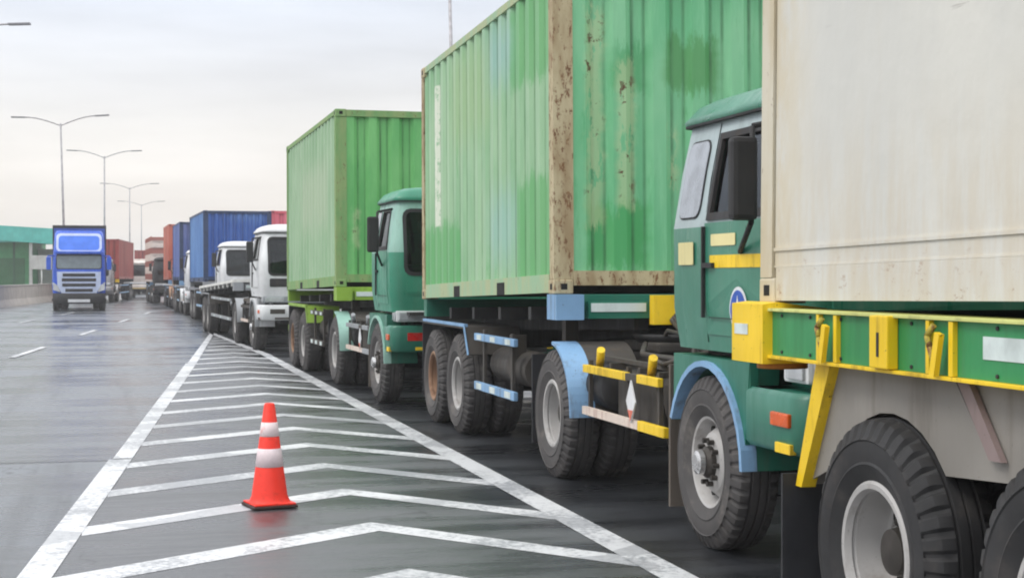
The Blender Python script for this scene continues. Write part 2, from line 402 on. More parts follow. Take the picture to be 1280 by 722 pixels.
def proto(key, fn, name, mats):
    if key not in _proto:
        o = fn().build(name, mats); me = o.data; bpy.data.objects.remove(o); _proto[key] = me; me.set_sharp_from_angle(angle=R(26))
    return _proto[key]
def wheel(parent, x, y, side=-1, kind='rear', rimmat=None, r=TR, inner=False, rub=None):
    """side -1: outer face looks to -x"""
    e = bpy.data.objects.new('wheel', None); COL.objects.link(e); e.parent = parent; e.location = (x, y, r); e.empty_display_size = .1
    s = r/TR; e.scale = (s, s, s)
    e.rotation_euler = (random.uniform(0, 6), 0, 0 if side < 0 else PI) if False else (0, 0, 0 if side < 0 else PI)
    def put(key, fn, name, mats):
        o = bpy.data.objects.new(name, proto(key, fn, name, mats)); COL.objects.link(o); o.parent = e; o.rotation_euler = (rx, 0, 0); return o
    rx = random.uniform(0, 6)
    rub = rub or rubber_dusty; put('tyre'+rub.name, tyre_mesh, 'tyre', [rub])
    if kind == 'rear':
        rm = rimmat or rim_grey
        put('rim'+rm.name, rim_rear_mesh, 'rim', [rm, black])
        if not inner: put('hubr', hub_rear_mesh, 'hub', [hub_dark])
    else:
        put('rimf', rim_front_mesh, 'rim', [rim_grey, black]); put('hubf', hub_front_mesh, 'hub', [hub_dark])
        if r == TR and kind == 'cap': put('cap', lambda: MB().lathe([(-.2035, .0), (-.203, .05), (-.19, .072), (-.16, .076)], n=24), 'hub_cap', [chrome])
    return e
def dual(parent, y, xo=1.09, r=TR, rimmat=None, lateral=(-1, 1)):
    for sd in lateral:
        wheel(parent, sd*xo, y, sd, 'rear', rimmat, r)
        wheel(parent, sd*(xo-.325), y, sd, 'rear', rimmat, r, inner=True)
    m = MB(); m.cyl((-.66, y, r), (.66, y, r), .07, n=14); m.cyl((-.16, y, r), (.16, y, r), .19, n=18); return m.build('axle', chassis_black, parent)

chassis_black = paint('chassis black', (34, 34, 36), .7, .45, (84, 76, 68))
grime = paint('greasy metal', (62, 58, 54), .7, .6, (96, 84, 70))
mudflap_m = paint('mudflap rubber', (34, 35, 40), .6, .4, (90, 88, 86))
mudflap_br = paint('dusty mudflap', (96, 88, 80), .8, .5, (70, 62, 54))
yellow = paint('safety yellow', (236, 198, 22), .45, .9, (120, 90, 40), k=.95)
lblue = paint('light blue paint', (128, 168, 206), .55, .75, k=.9)
glassd = glass()
whitep = paint('white enamel', (228, 230, 232), .4, .25, k=.85)
amber = plain('amber lens', (232, 96, 24), .25)
redl = plain('red lens', (205, 40, 34), .25)
lens = plain('lamp glass', (214, 218, 222), .12, .3)
pale_sticker = plain('reflective sticker', (214, 226, 224), .5)
cream_sticker = paint('faded label', (216, 206, 150), .6, .5)

# ------------------------------------------------------------------ cab
def lv(z, tall=False):
    """cab outline per height: half width, front y, back y"""
    T = [(1.20, 1.17, -1.25, .60), (1.45, 1.205, -1.29, .62), (1.95, 1.21, -1.27, .62), (2.30, 1.15, -1.17, .62), (2.66, 1.075, -1.05, .60)]
    for a, b in zip(T, T[1:]):
        if z <= b[0]:
            f = max(0, (z-a[0])/(b[0]-a[0])); return [a[i]+(b[i]-a[i])*f for i in (1, 2, 3)]
    return T[-1][1:]
def outline(hw, yf, yb, rf=.16, rb=.06, n=5):
    P = []
    for (cx, cy, r, a0) in ((-hw+rf, yf+rf, rf, 180), (hw-rf, yf+rf, rf, 270), (hw-rb, yb-rb, rb, 0), (-hw+rb, yb-rb, rb, 90)):
        for i in range(n+1):
            a = R(a0+90*i/n); P.append((cx+r*math.cos(a), cy+r*math.sin(a)))
    return P
def loft(m, rings):
    n = len(rings[0]); vs = [p for r_ in rings for p in r_]
    fs = [(i*n+j, i*n+(j+1) % n, (i+1)*n+(j+1) % n, (i+1)*n+j) for i in range(len(rings)-1) for j in range(n)]
    m._add(vs, fs, True); m._add(rings[0], [tuple(range(n-1, -1, -1))], False); m._add(rings[-1], [tuple(range(n))], False)
def side_poly(m, pts, side=-1, off=.004, th=.012, steps=4):
    """a panel lying on the cab's side; pts (y,z)"""
    P = []
    for (a, b) in zip(pts, pts[1:]+pts[:1]):
        for i in range(steps): P.append((a[0]+(b[0]-a[0])*i/steps, a[1]+(b[1]-a[1])*i/steps))
    o = [(side*(lv(z)[0]+off+th), y, z) for y, z in P]; i_ = [(side*(lv(z)[0]+off), y, z) for y, z in P]; n = len(P)
    cz = sum(p[1] for p in P)/n; cy = sum(p[0] for p in P)/n
    # fan in strips so the panel follows the tumblehome
    m._add(o+[(side*(lv(cz)[0]+off+th), cy, cz)], [(k, (k+1) % n, n) for k in range(n)], False)
    m._add(o+i_, [(k, (k+1) % n, (k+1) % n+n, k+n) for k in range(n)], False)
def front_poly(m, pts, off=.004, th=.012, steps=4):
    P = []
    for (a, b) in zip(pts, pts[1:]+pts[:1]):
        for i in range(steps): P.append((a[0]+(b[0]-a[0])*i/steps, a[1]+(b[1]-a[1])*i/steps))
    o = [(x, lv(z)[1]-off-th, z) for x, z in P]; i_ = [(x, lv(z)[1]-off+.03, z) for x, z in P]; n = len(P)
    cz = sum(p[1] for p in P)/n; cx = sum(p[0] for p in P)/n
    m._add(o+[(cx, lv(cz)[1]-off-th, cz)], [(k, (k+1) % n, n) for k in range(n)], False)
    m._add(o+i_, [(k, (k+1) % n, (k+1) % n+n, k+n) for k in range(n)], False)
def rr(x0, x1, z0, z1, r=.05, n=3, sl=0.):
    """rounded rectangle polygon; sl shifts the top in x"""
    P = []
    for (cx, cz, a0) in ((x0+r, z0+r, 180), (x1-r, z0+r, 270), (x1-r, z1-r, 0), (x0+r, z1-r, 90)):
        for i in range(n+1):
            a = R(a0+90*i/n); X = cx+r*math.cos(a); Z = cz+r*math.sin(a); P.append((X+sl*(Z-z0)/(z1-z0), Z))
    return P

sleeper_m = plain('obscured window with sky sheen', (160, 166, 174), .25)  # blank pane, its light grey is sky reflection put into the colour
def pane_glass():
    g = G('clear tinted glass'); tr = g.n('ShaderNodeBsdfTransparent'); tr.inputs[0].default_value = (.42, .47, .48, 1)
    gl = g.n('ShaderNodeBsdfGlossy'); gl.inputs['Roughness'].default_value = .03; gl.inputs[0].default_value = (.62, .66, .7, 1)
    fr = g.n('ShaderNodeFresnel'); fr.inputs[0].default_value = 1.46; mxs = g.n('ShaderNodeMixShader')
    g.set(mxs.inputs[0], g.math('ADD', fr.outputs[0], .02)); g.set(mxs.inputs[1], tr.outputs[0]); g.set(mxs.inputs[2], gl.outputs[0])
    g.t.nodes.remove(g.p); g.t.links.new(mxs.outputs[0], g.o.inputs[0]); return g.m
pane_m = pane_glass()
def subdiv(pts, steps=4):
    return [(a[0]+(b[0]-a[0])*i/steps, a[1]+(b[1]-a[1])*i/steps) for a, b in zip(pts, pts[1:]+pts[:1]) for i in range(steps)]
def ring_panel(m, outer, inner, place, th=.014):
    O, I = subdiv(outer), subdiv(inner); n = len(O)
    vs = [place(p, th) for p in O]+[place(p, th) for p in I]+[place(p, -.001) for p in O]+[place(p, -.012) for p in I]
    fs = []
    for k in range(n):
        q = (k+1) % n; fs += [(k, q, n+q, n+k), (k, q, 2*n+q, 2*n+k), (n+k, n+q, 3*n+q, 3*n+k)]
    m._add(vs, fs, False)
def cab_over(t, body, upper, fender_m, lower=None, detail=True, stripe=yellow, dark_panel=None, mirrors=True, visor=True, plates=True):
    """forward-control day cab with a narrow sleeper window; parts go under t"""
    lower = lower or body
    m = MB(); rings = []; zs = (1.20, 1.28, 1.45, 1.7, 1.95, 2.1, 2.3, 2.5, 2.62)
    for z in zs:
        hw, yf, yb = lv(z); rings.append([(x, y, z) for x, y in outline(hw, yf, yb)])
    n = len(rings[0]); vs = [p for q in rings for p in q]
    for k_ in range(len(rings)-1):
        m.mi = 1 if zs[k_] >= 1.95 else 0
        b_ = len(m.v) if k_ == 0 else b_
        if k_ == 0: m.v += vs
        for j_ in range(n):
            m.f.append([k_*n+j_, k_*n+(j_+1) % n, (k_+1)*n+(j_+1) % n, (k_+1)*n+j_]); m.fm.append(m.mi); m.sm.append(True)
    m.mi = 0; m.f.append(list(range(n-1, -1, -1))); m.fm.append(0); m.sm.append(False)
    cab = m.build('cab', [body, upper], t)
    c_ = MB(); c_.prism([(-.90, 2.015), (-.04, 2.015), (-.04, 2.485), (-.69, 2.485)], 'x', -2, 2); ca = c_.build('cutter', [body], t)
    c_ = MB(); c_.prism(rr(-1.0, 1.0, 1.69, 2.47, .08), 'y', -2.5, -.85); cb = c_.build('cutter', [body], t)
    so = cab.modifiers.new('s', 'SOLIDIFY'); so.thickness = .03; so.offset = -1
    for c_ in (ca, cb): b = cab.modifiers.new('b', 'BOOLEAN'); b.object = c_; b.operation = 'DIFFERENCE'; b.solver = 'EXACT'
    bpy.context.view_layer.update()
    dg = bpy.context.evaluated_depsgraph_get(); me = bpy.data.meshes.new_from_object(cab.evaluated_get(dg)); cab.modifiers.clear(); cab.data = me
    for c_ in (ca, cb): bpy.data.objects.remove(c_)
    me.set_sharp_from_angle(angle=R(28))
    seat_m = plain('cab seat cloth', (60, 62, 66), .85); lin_m = plain('cab lining', (44, 44, 46), .9)
    m = MB(); m.box(-1.0, 1.0, .44, .56, 1.32, 2.5); m.box(-.98, .98, -.9, .43, 2.52, 2.56); m.build('cab_lining', [lin_m], cab)
    for x0 in (-.52, .52):
        m = MB(); m.box(x0-.24, x0+.24, -.35, .15, 1.56, 1.72, .05); m.box(x0-.23, x0+.23, .10, .24, 1.7, 2.22, .05); m.box(x0-.13, x0+.13, .12, .22, 2.215, 2.38, .04); m.build('seat', [seat_m], cab)
    m = MB(); m.box(-1.1, 1.1, -1.16, -.86, 1.35, 1.80, .05); m.box(-1.12, 1.12, -1.0, .55, 1.235, 1.30); m.build('dashboard', [chassis_black], cab)
    m = MB(); P = [(.52+.22*math.cos(2*PI*q/20), -.70+.10*math.sin(2*PI*q/20), 1.93+.19*math.sin(2*PI*q/20)) for q in range(21)]
    m.tube(P, .016, 6); m.cyl((.52, -.70, 1.93), (.52, -.92, 1.78), .03, n=8); m.obox((.52, -.70, 1.93), (.4, .03, .04)); m.build('steering_wheel', [chassis_black], cab)
    m = MB(); rings = []
    for z, d in ((2.60, -.035), (2.625, -.05), (2.66, -.02), (2.72, .03), (2.765, .12), (2.785, .3)):
        rings.append([(x, y, z) for x, y in outline(1.085-d, -1.075+d*.9, .63-d*.7, .18, .1)])
    loft(m, rings); m.build('roof', [body], cab)
    m = MB()
    rings = [[(x, y, z) for x, y in outline(1.128, -1.122, .66, .18, .1)] for z in (2.592, 2.606)]
    loft(m, rings); m.build('drip_rail', [chassis_black], cab)
    # windscreen
    m = MB(); ring_panel(m, rr(-1.035, 1.035, 1.655, 2.505, .11), rr(-.99, .99, 1.70, 2.46, .08), lambda p, d: (p[0], lv(p[1])[1]-d, p[1])); m.build('windscreen_seal', [chassis_black], cab)
    m = MB(); P = [(x, lv(z)[1]+.012, z) for x, z in subdiv(rr(-1.0, 1.0, 1.69, 2.47, .08))]; P0 = [(0, lv(2.1)[1]+.012, 2.1)]
    m._add(P+P0, [(k, (k+1) % len(P), len(P)) for k in range(len(P))], False); m.build('windscreen', [pane_m], cab)
    for x0 in (-.6, .1):
        m = MB(); m.cyl((x0, lv(1.72)[1]-.05, 1.69), (x0+.42, lv(2.0)[1]-.045, 2.02), .009, n=6); m.build('wiper', [chassis_black], cab)
    # doors and side glass, both sides
    for sd in (-1, 1):
        m = MB(); side_poly(m, [(-.98, 1.30), (.02, 1.30), (.02, 1.97), (-.98, 1.97)], sd, .001, .007)
        d = m.build('door', [body], cab)
        m = MB(); ring_panel(m, [(-.94, 1.985), (-.005, 1.985), (-.005, 2.515), (-.71, 2.515)], [(-.88, 2.03), (-.055, 2.03), (-.055, 2.475), (-.68, 2.475)], lambda p, e: (sd*(lv(p[1])[0]+e), p[0], p[1])); m.build('window_seal', [chassis_black], d)
        m = MB(); P = [(sd*(lv(z)[0]-.012), y, z) for y, z in subdiv([(-.90, 2.015), (-.04, 2.015), (-.04, 2.485), (-.69, 2.485)])]; m._add(P+[(sd*(lv(2.24)[0]-.012), -.42, 2.24)], [(k, (k+1) % len(P), len(P)) for k in range(len(P))], False); m.build('window', [pane_m], d)
        m = MB()
        for yy, z0, z1 in ((.035, 1.25, 2.58), ): side_poly(m, [(yy, z0), (yy+.008, z0), (yy+.008, z1), (yy, z1)], sd, .001, .003)
        m.build('door_gap', [black], d)
        m = MB(); side_poly(m, rr(-.90, -.05, 1.40, 1.405, .001), sd, .008, .008)
        m.box(sd*(lv(1.72)[0]+.009), sd*(lv(1.72)[0]+.035), -.16, .0, 1.70, 1.73); m.box(sd*(lv(1.72)[0]+.009), sd*(lv(1.72)[0]+.03), .0, .02, 1.40, 1.95)
        m.build('handle', [chassis_black], d)
        m = MB(); side_poly(m, rr(.135, .505, 2.005, 2.495, .08, 4), sd, .001, .006); m.build('sleeper_window_seal', [chassis_black], cab)
        m = MB(); side_poly(m, rr(.145, .495, 2.015, 2.485, .07, 4), sd, .003, .008); m.build('sleeper_window', [sleeper_m], cab)
        if stripe:
            m = MB(); side_poly(m, rr(-.95, -.08, 1.70, 1.775, .006), sd, .0085, .004); m.build('door_stripe', [stripe], d)
        # mirror on a long arm
        if mirrors:
            x = sd*1.3
            m = MB(); m.tube([(sd*1.14, -1.0, 2.5), (x+sd*.04, -1.02, 2.46), (x+sd*.04, -1.0, 1.94), (sd*1.222, -.56, 1.79)], .016, 6)
            a = m.build('mirror_arm', [chassis_black], cab)
            m = MB(); m.box(x-.02, x+.15 if sd > 0 else x-.17, -1.06, -.97, 1.95, 2.40, .03); m.build('mirror', [chassis_black], cab)
    # front grille panel, headlights, bumper
    m = MB(); front_poly(m, rr(-1.0, 1.0, 1.42, 1.60, .03), .004, .008); m.build('grille', [dark_panel or body], cab)
    m = MB(); m.box(-1.13, 1.13, -1.27, -.95, 1.075, 1.215, .02); lp = m.build('lamp_panel', [whitep if dark_panel is None else plain('lamp panel grey', (150, 155, 160), .4)], t)
    for sd in (-1, 1):
        m = MB(); m.box(sd*.70, sd*1.10, -1.30, -1.272, 1.095, 1.195, .02); m.box(sd*1.132, sd*1.15, -1.24, -1.02, 1.095, 1.195, .01); m.build('headlight', [lens], lp)
    m = MB()
    rings = [[(x, y, z) for x, y in outline(hw, -1.36+e, -.62, .14, .02)] for z, hw, e in ((.70, 1.19, .03), (.73, 1.215, 0), (1.00, 1.215, 0), (1.03, 1.19, .02))]
    loft(m, rings); bu = m.build('bumper', [lower], t)
    for sd in (-1, 1):
        m = MB(); m.box(sd*1.2, sd*1.232, -1.24, -1.0, .845, .92, .01); m.build('indicator', [amber], bu)
        m = MB(); m.box(sd*1.19, sd*1.228, -1.26, -1.06, .705, .76, .004); m.build('reflective_strip', [yellow if plates else grime], bu)
        m = MB(); m.box(sd*(.3 if sd > 0 else .68), sd*(.62 if sd > 0 else 1.0), -1.372, -1.361, .84, .94, .003); m.build('number_plate' if sd > 0 else 'lamp', [whitep if sd > 0 else (redl if plates else grime)], bu)
    m = MB(); m.box(-.9, .9, -1.366, -1.362, .72, .76); m.build('bumper_stripe', [yellow if plates else grime], bu)
    # wheel arch fender + step
    for sd in (-1, 1):
        def arc(m, r0, r1, a0, a1, x0, x1, c=(0, .52), n=14):
            P = [(c[0]+r0*math.cos(R(a0+(a1-a0)*i/n)), c[1]+r0*math.sin(R(a0+(a1-a0)*i/n))) for i in range(n+1)]
            Q = [(c[0]+r1*math.cos(R(a0+(a1-a0)*i/n)), c[1]+r1*math.sin(R(a0+(a1-a0)*i/n))) for i in range(n+1)]
            for i in range(n): m.prism([P[i], P[i+1], Q[i+1], Q[i]], 'x', x0, x1)
        m = MB(); arc(m, .585, .62, 22, 178, sd*1.14, sd*1.235); m.mi = 1; arc(m, .585, .615, 35, 178, sd*.80, sd*1.139); fe = m.build('fender', [fender_m, lower], t)
        m = MB()
        P = [(.62*math.cos(R(a)), .52+.62*math.sin(R(a))) for a in range(20, 176, 12)]
        m.prism(P+[(-.66, 1.16), (.58, 1.16)], 'x', sd*1.02, sd*1.205); m.build('wheel_arch', [lower], t)
        m = MB(); m.box(sd*.9, sd*1.21, -.93, -.62, .72, .76, .01); m.box(sd*1.0, sd*1.19, -.92, -.64, 1.0, 1.03); m.box(sd*.9, sd*.93, -.93, -.62, .74, 1.15); m.box(sd*1.15, sd*1.2, -.66, -.615, .73, 1.17); m.build('step', [lower], t)
    m = MB(); m.box(-1.0, 1.0, -1.1, .5, 1.16, 1.199); m.box(-.75, .75, -1.2, .55, .62, 1.16); m.build('engine', [chassis_black], t)
    return cab

def fender_arc(m, cy, r0, r1, a0, a1, x0, x1, cz=.52, n=14):
    P = lambda r, i: (cy+r*math.cos(R(a0+(a1-a0)*i/n)), cz+r*math.sin(R(a0+(a1-a0)*i/n)))
    for i in range(n): m.prism([P(r0, i), P(r0, i+1), P(r1, i+1), P(r1, i)], 'x', x0, x1)

def lime_ok(a): return a if a is not None and 'lime' in a.name else 0
def trailer_truck(name, label, loc, yaw=0., body=None, upper=None, fend=None, wheelbase=3.2, cont=(3.56, 9.15), zf=1.50, zr=1.385,
                  bogie=(6.95, 8.25), beam=None, guard=None, ends=None, arch=None, detail=True, bars=None, group=None, deck=None, cat='truck', cab_scale=1, cabkw={}):
    """tractor with a skeletal trailer. local: origin under the front axle, +y to the rear, -x faces the open road"""
    t = thing(name, label, cat, loc, (0, 0, R(yaw)), group)
    cab_over(t, body, upper, fend, plates=detail, **cabkw)
    for c in t.children:
        if c.name.split('.')[0] in ('cab', 'bumper', 'lamp_panel', 'step'): c.scale.y = cab_scale
    for sd in (-1, 1): wheel(t, sd*1.08, 0, sd, 'cap')
    m = MB(); m.cyl((-1, 0, .5), (1, 0, .5), .06); m.build('axle', chassis_black, t)
    dual(t, wheelbase)
    for y in bogie: dual(t, y, rimmat=(rim_rust if (detail and y == bogie[-1]) else None))
    # tractor chassis with its clutter
    m = MB()
    for sd in (-1, 1): m.box(sd*.38, sd*.46, -1.15, wheelbase+.75, .78, 1.02)
    for y in (.9, 1.6, 2.3, wheelbase+.4): m.box(-.38, .38, y, y+.1, .8, 1.0)
    m.box(-.45, .45, wheelbase-.45, wheelbase+.45, 1.03, 1.11, .02)
    m.build('chassis', grime, t)
    m = MB(); m.lathe([(0, 0), (0, .46), (.05, .5), (.07, .5), (.07, 0)], c=(0, wheelbase, 1.1), axis='z', n=32); m.build('fifth_wheel', chassis_black, t)
    for sd in (-1, 1):
        m = MB(); fender_arc(m, wheelbase, .575, .60, 95, 178, sd*1.03, sd*1.235); m.mi = 1; fender_arc(m, wheelbase, .575, .598, 95, 176, sd*.62, sd*1.029)
        f = m.build('mudguard', [fend, grime], t)
        m = MB(); m.box(sd*.62, sd*1.22, wheelbase+.62, wheelbase+.64, .22, .98); m.build('mudflap', [mudflap_m], t)
        m = MB(); m.box(sd*.82, sd*1.2, .66, .69, .16, 1.08); m.build('mudflap', [mudflap_br], t)
    y0, y1 = 1.02, wheelbase-.66
    for sd in (-1, 1):
        m = MB(); m.lathe([(y1-.33, 0), (y1-.325, .13), (y1-.30, .185), (y1-.28, .19), (y1+.12, .19), (y1+.13, 0)], c=(sd*.90, 0, .80), axis='y', n=24); m.build('air_tank', [chassis_black], t)
        m = MB(); m.box(sd*.55, sd*1.02, y0+.05, y1-.45, .55, .95, .05); m.build('fuel_tank', [grime], t)
        m = MB()
        for y in (y0+.1, y0+.6, y1-.5): m.box(sd*.46, sd*1.08, y, y+.05, .96, 1.0)
        m.tube([(sd*.7, y0, 1.12), (sd*.62, y0+.5, 1.02), (sd*.8, y1-.4, 1.06), (sd*.5, y1+.4, 1.1)], .022, 6)
        m.tube([(sd*.5, y0-.3, 1.25), (sd*.55, y0+.4, 1.18), (sd*.45, y1, 1.22), (sd*.3, y1+.5, 1.15)], .018, 6)
        m.tube([(sd*1.0, y0+.2, .5), (sd*1.1, y0+.2, .95)], .015, 6); m.box(sd*.95, sd*1.0, y0-.1, y1, 1.0, 1.03)
        for q in range(3):
            xa = sd*(.2+.16*q); P = [(xa*(1-k_/8)+sd*.25*k_/8, .62+(wheelbase-.62)*k_/8, 1.42-.30*math.sin(PI*k_/8)-.02*q) for k_ in range(9)]
            m.tube(P, .014+.003*q, 6)
        m.tube([(sd*.9, .72, 1.15), (sd*.98, .9, 1.12), (sd*1.02, 1.3, 1.04), (sd*.9, 1.9, 1.06), (sd*.7, 2.4, 1.02)], .016, 6)
        m.tube([(sd*1.0, .74, .6), (sd*1.0, .74, 1.18)], .022, 6)
        m.build('pipework', [grime], t)
        ym = y0+.45
        m = MB(); m.box(sd*1.12, sd*1.16, y0, ym, .905, .965, .006); m.box(sd*1.12, sd*1.16, ym+.25, y1-.02, .905, .965, .006)
        m.mi = 1; m.box(sd*1.12, sd*1.16, ym+.002, ym+.248, .91, .96)
        m.mi = 0; m.box(sd*1.12, sd*1.16, y0-.12, ym-.02, .575, .645, .006); m.mi = 2; m.box(sd*1.122, sd*1.158, ym-.018, y1, .58, .64)
        m.mi = 1
        for y in (y0+.08, ym+.3, y1-.08): m.box(sd*1.09, sd*1.12, y, y+.04, .56, 1.0)
        sg = m.build('side_guard', [bars or (yellow if detail else grime), grime, paint('scuffed white bar', (210, 196, 184), .6, .7, (140, 84, 70))], t)
        m = MB()
        for y in (y0+.35, y1-.22):
            m = MB(); m.cyl((sd*1.07, y+.03, .97), (sd*1.1, y-.09, 1.09), .032, n=12); m.build('bar_cap', [bars or (yellow if detail else grime)], t)
        if detail:
            c = (ym+.08, .77); m = MB(); m.prism([(c[0]-.10, c[1]), (c[0], c[1]-.15), (c[0]+.10, c[1]), (c[0], c[1]+.15)], 'x', sd*1.165, sd*1.175)
            m.mi = 1; m.prism([(c[0]-.055, c[1]-.06), (c[0], c[1]-.137), (c[0]+.055, c[1]-.06)], 'x', sd*1.1755, sd*1.178)
            m.build('hazard_diamond', [whitep, paint('faded red', (205, 110, 90), .6, .4)], t)
    # trailer frame: sloping so the container rides nose up
    c0, c1 = cont; zt = lambda y: zf+(zr-zf)*(y-c0)/(c1-c0)
    m = MB()
    for sd in (-1, 1): m.prism([(c0+.02, zt(c0)-.10), (c0+.02, zt(c0)-.3), (c1-.05, zt(c1)-.36), (c1-.05, zt(c1)-.12)], 'x', sd*.40, sd*.52)
    n = max(3, int((c1-c0)/1.1))
    for i in range(1, n): 
        y = c0+(c1-c0)*i/n; m.box(-1.12, 1.12, y-.05, y+.05, zt(y)-.22, zt(y)-.101)
    m.prism([(c0+.6, zt(c0)-.3), (c0+.6, zt(c0)-.36), (c1-.4, .82), (c1-.1, .82), (c1-.1, zt(c1)-.34)], 'x', -.2, .2)
    fr = m.build('trailer_frame', [chassis_black], t)
    # bolsters the container's castings stand on
    for y in (c0+.09, c1-.09):
        m = MB(); m.box(-1.2, 1.2, y-.08, y+.08, zt(y)-.2, zt(y)-.002, .004); m.build('bolster', [beam or chassis_black], fr)
    # front beam with painted ends
    m = MB(); zb = zt(c0)
    m.box(-.95, .95, c0-.10, c0-.012, zb-.20, zb-.06); m.mi = 1; m.box(-.93, -.46, c0-.112, c0-.1005, zb-.145, zb-.075)
    m.mi = 2; m.box(-1.235, -1.0, c0-.14, c0+.14, zb-.21, zb-.004); m.mi = 3; m.box(-.43, -.2, c0-.22, c0-.113, zb-.25, zb-.01); m.box(1.0, 1.235, c0-.14, c0+.14, zb-.21, zb-.004)
    e = ends or (lblue, yellow)
    m.build('front_beam', [beam or chassis_black, pale_sticker, e[0], e[1]], t)
    # bogie mudguards, side rails, landing legs
    b0, b1 = bogie[0], bogie[-1]
    for sd in (-1, 1):
        m = MB(); ar = arch or lblue
        z1 = 1.13
        m.prism([(b0-.62, .86), (b0-.60, .85), (b0-.42, z1-.02), (b1+.5, z1-.02), (b1+.5, z1), (b0-.43, z1)], 'x', sd*.66, sd*1.235)
        m.mi = 1; m.box(sd*1.2, sd*1.2405, b0-.43, b1+.5, z1+.001, z1+.03); m.prism([(b0-.64, .86), (b0-.60, .85), (b0-.42, z1-.02), (b0-.43, z1+.029)], 'x', sd*1.2355, sd*1.2455)
        m.build('mudguard', [ar if arch is lime_ok(arch) else grime, ar], t)
        g0, g1 = wheelbase+1.35, b0-.72
        if g1-g0 > .3:
            m = MB(); m.box(sd*1.16, sd*1.2, g0, g1, 1.01, 1.08, .006); m.box(sd*1.16, sd*1.2, g0, g1, .52, .60, .006)
            m.mi = 1
            for q in (.08, .45, .8):
                yq = g0+(g1-g0)*q; m.box(sd*1.2005, sd*1.204, yq, yq+.2, 1.02, 1.07); m.box(sd*1.2005, sd*1.204, yq, yq+.22, .53, .59)
            m.mi = 2
            for q in (.15, .85): m.box(sd*1.13, sd*1.16, g0+(g1-g0)*q-.03, g0+(g1-g0)*q+.03, .5, 1.12)
            m.box(sd*.95, sd*1.1, g0+.5, g0+.56, .7, 1.1)
            m.build('side_guard', [lblue if guard is None else guard, pale_sticker, grime], t)
        m = MB(); yy = wheelbase+1.25; m.box(sd*.62, sd*.74, yy, yy+.12, .42, 1.25); m.box(sd*.56, sd*.8, yy-.06, yy+.2, .36, .42); m.build('landing_leg', [grime], t)
        m = MB(); m.box(sd*.62, sd*1.2, b1+.72, b1+.74, .25, 1.1); m.build('mudflap', [mudflap_m], t)
    if detail:
        m = MB(); m.cyl((-.9, g0+.1, .78), (-.9, g1-.15, .78), .17, n=18); m.build('air_tank', [grime], t)
        m = MB(); m.box(.6, 1.0, g0+.1, g1-.2, .6, .95, .03); m.build('tool_box', [grime], t)
    if deck:
        m = MB(); m.prism([(c0-.1, zf+.001), (c1+.1, zr+.001), (c1+.1, zr+.07), (c0-.1, zf+.07)], 'x', -1.24, 1.24)
        for i in range(9):
            y = c0+.3+(c1-c0-.6)*i/8; m.box(-1.25, -1.2, y, y+.06, zt(y)-.10, zt(y)+.0)
        m.build('deck', [deck], t)
    # tail
    m = MB(); m.box(-1.18, 1.18, c1+.0, c1+.06, .62, .74); m.box(-.5, -.42, c1-.04, c1+.02, .7, 1.2); m.box(.42, .5, c1-.04, c1+.02, .7, 1.2); m.build('rear_bumper', [beam or chassis_black], t)
    return t

# ------------------------------------------------------------------ containers
def corr(m, axis, a0, a1, z0, z1, c, out, pitch=.28, depth=.036, th=.012):
    """corrugated wall; runs along `axis` from a0 to a1 at the other coordinate c; out=+1/-1 the outward side"""
    n = max(2, round((a1-a0)/pitch)); p = (a1-a0)/n; P = []
    for i in range(n):
        s = a0+i*p
        P += [(s, 0), (s+p*.32, 0), (s+p*.5, -depth), (s+p*.82, -depth)]
    P.append((a1, 0))
    def pt(u, d, z):
        q = c+out*d
        return (q, u, z) if axis == 'y' else (u, q, z)
    vs = []
    for u, d in P: vs += [pt(u, d, z0), pt(u, d, z1)]
    for u, d in P: vs += [pt(u, d-th, z0), pt(u, d-th, z1)]
    k = len(P); fs = [(2*i, 2*i+1, 2*i+3, 2*i+2) for i in range(k-1)]+[(2*k+2*i, 2*k+2*i+2, 2*k+2*i+3, 2*k+2*i+1) for i in range(k-1)]
    m._add(vs, fs, False)
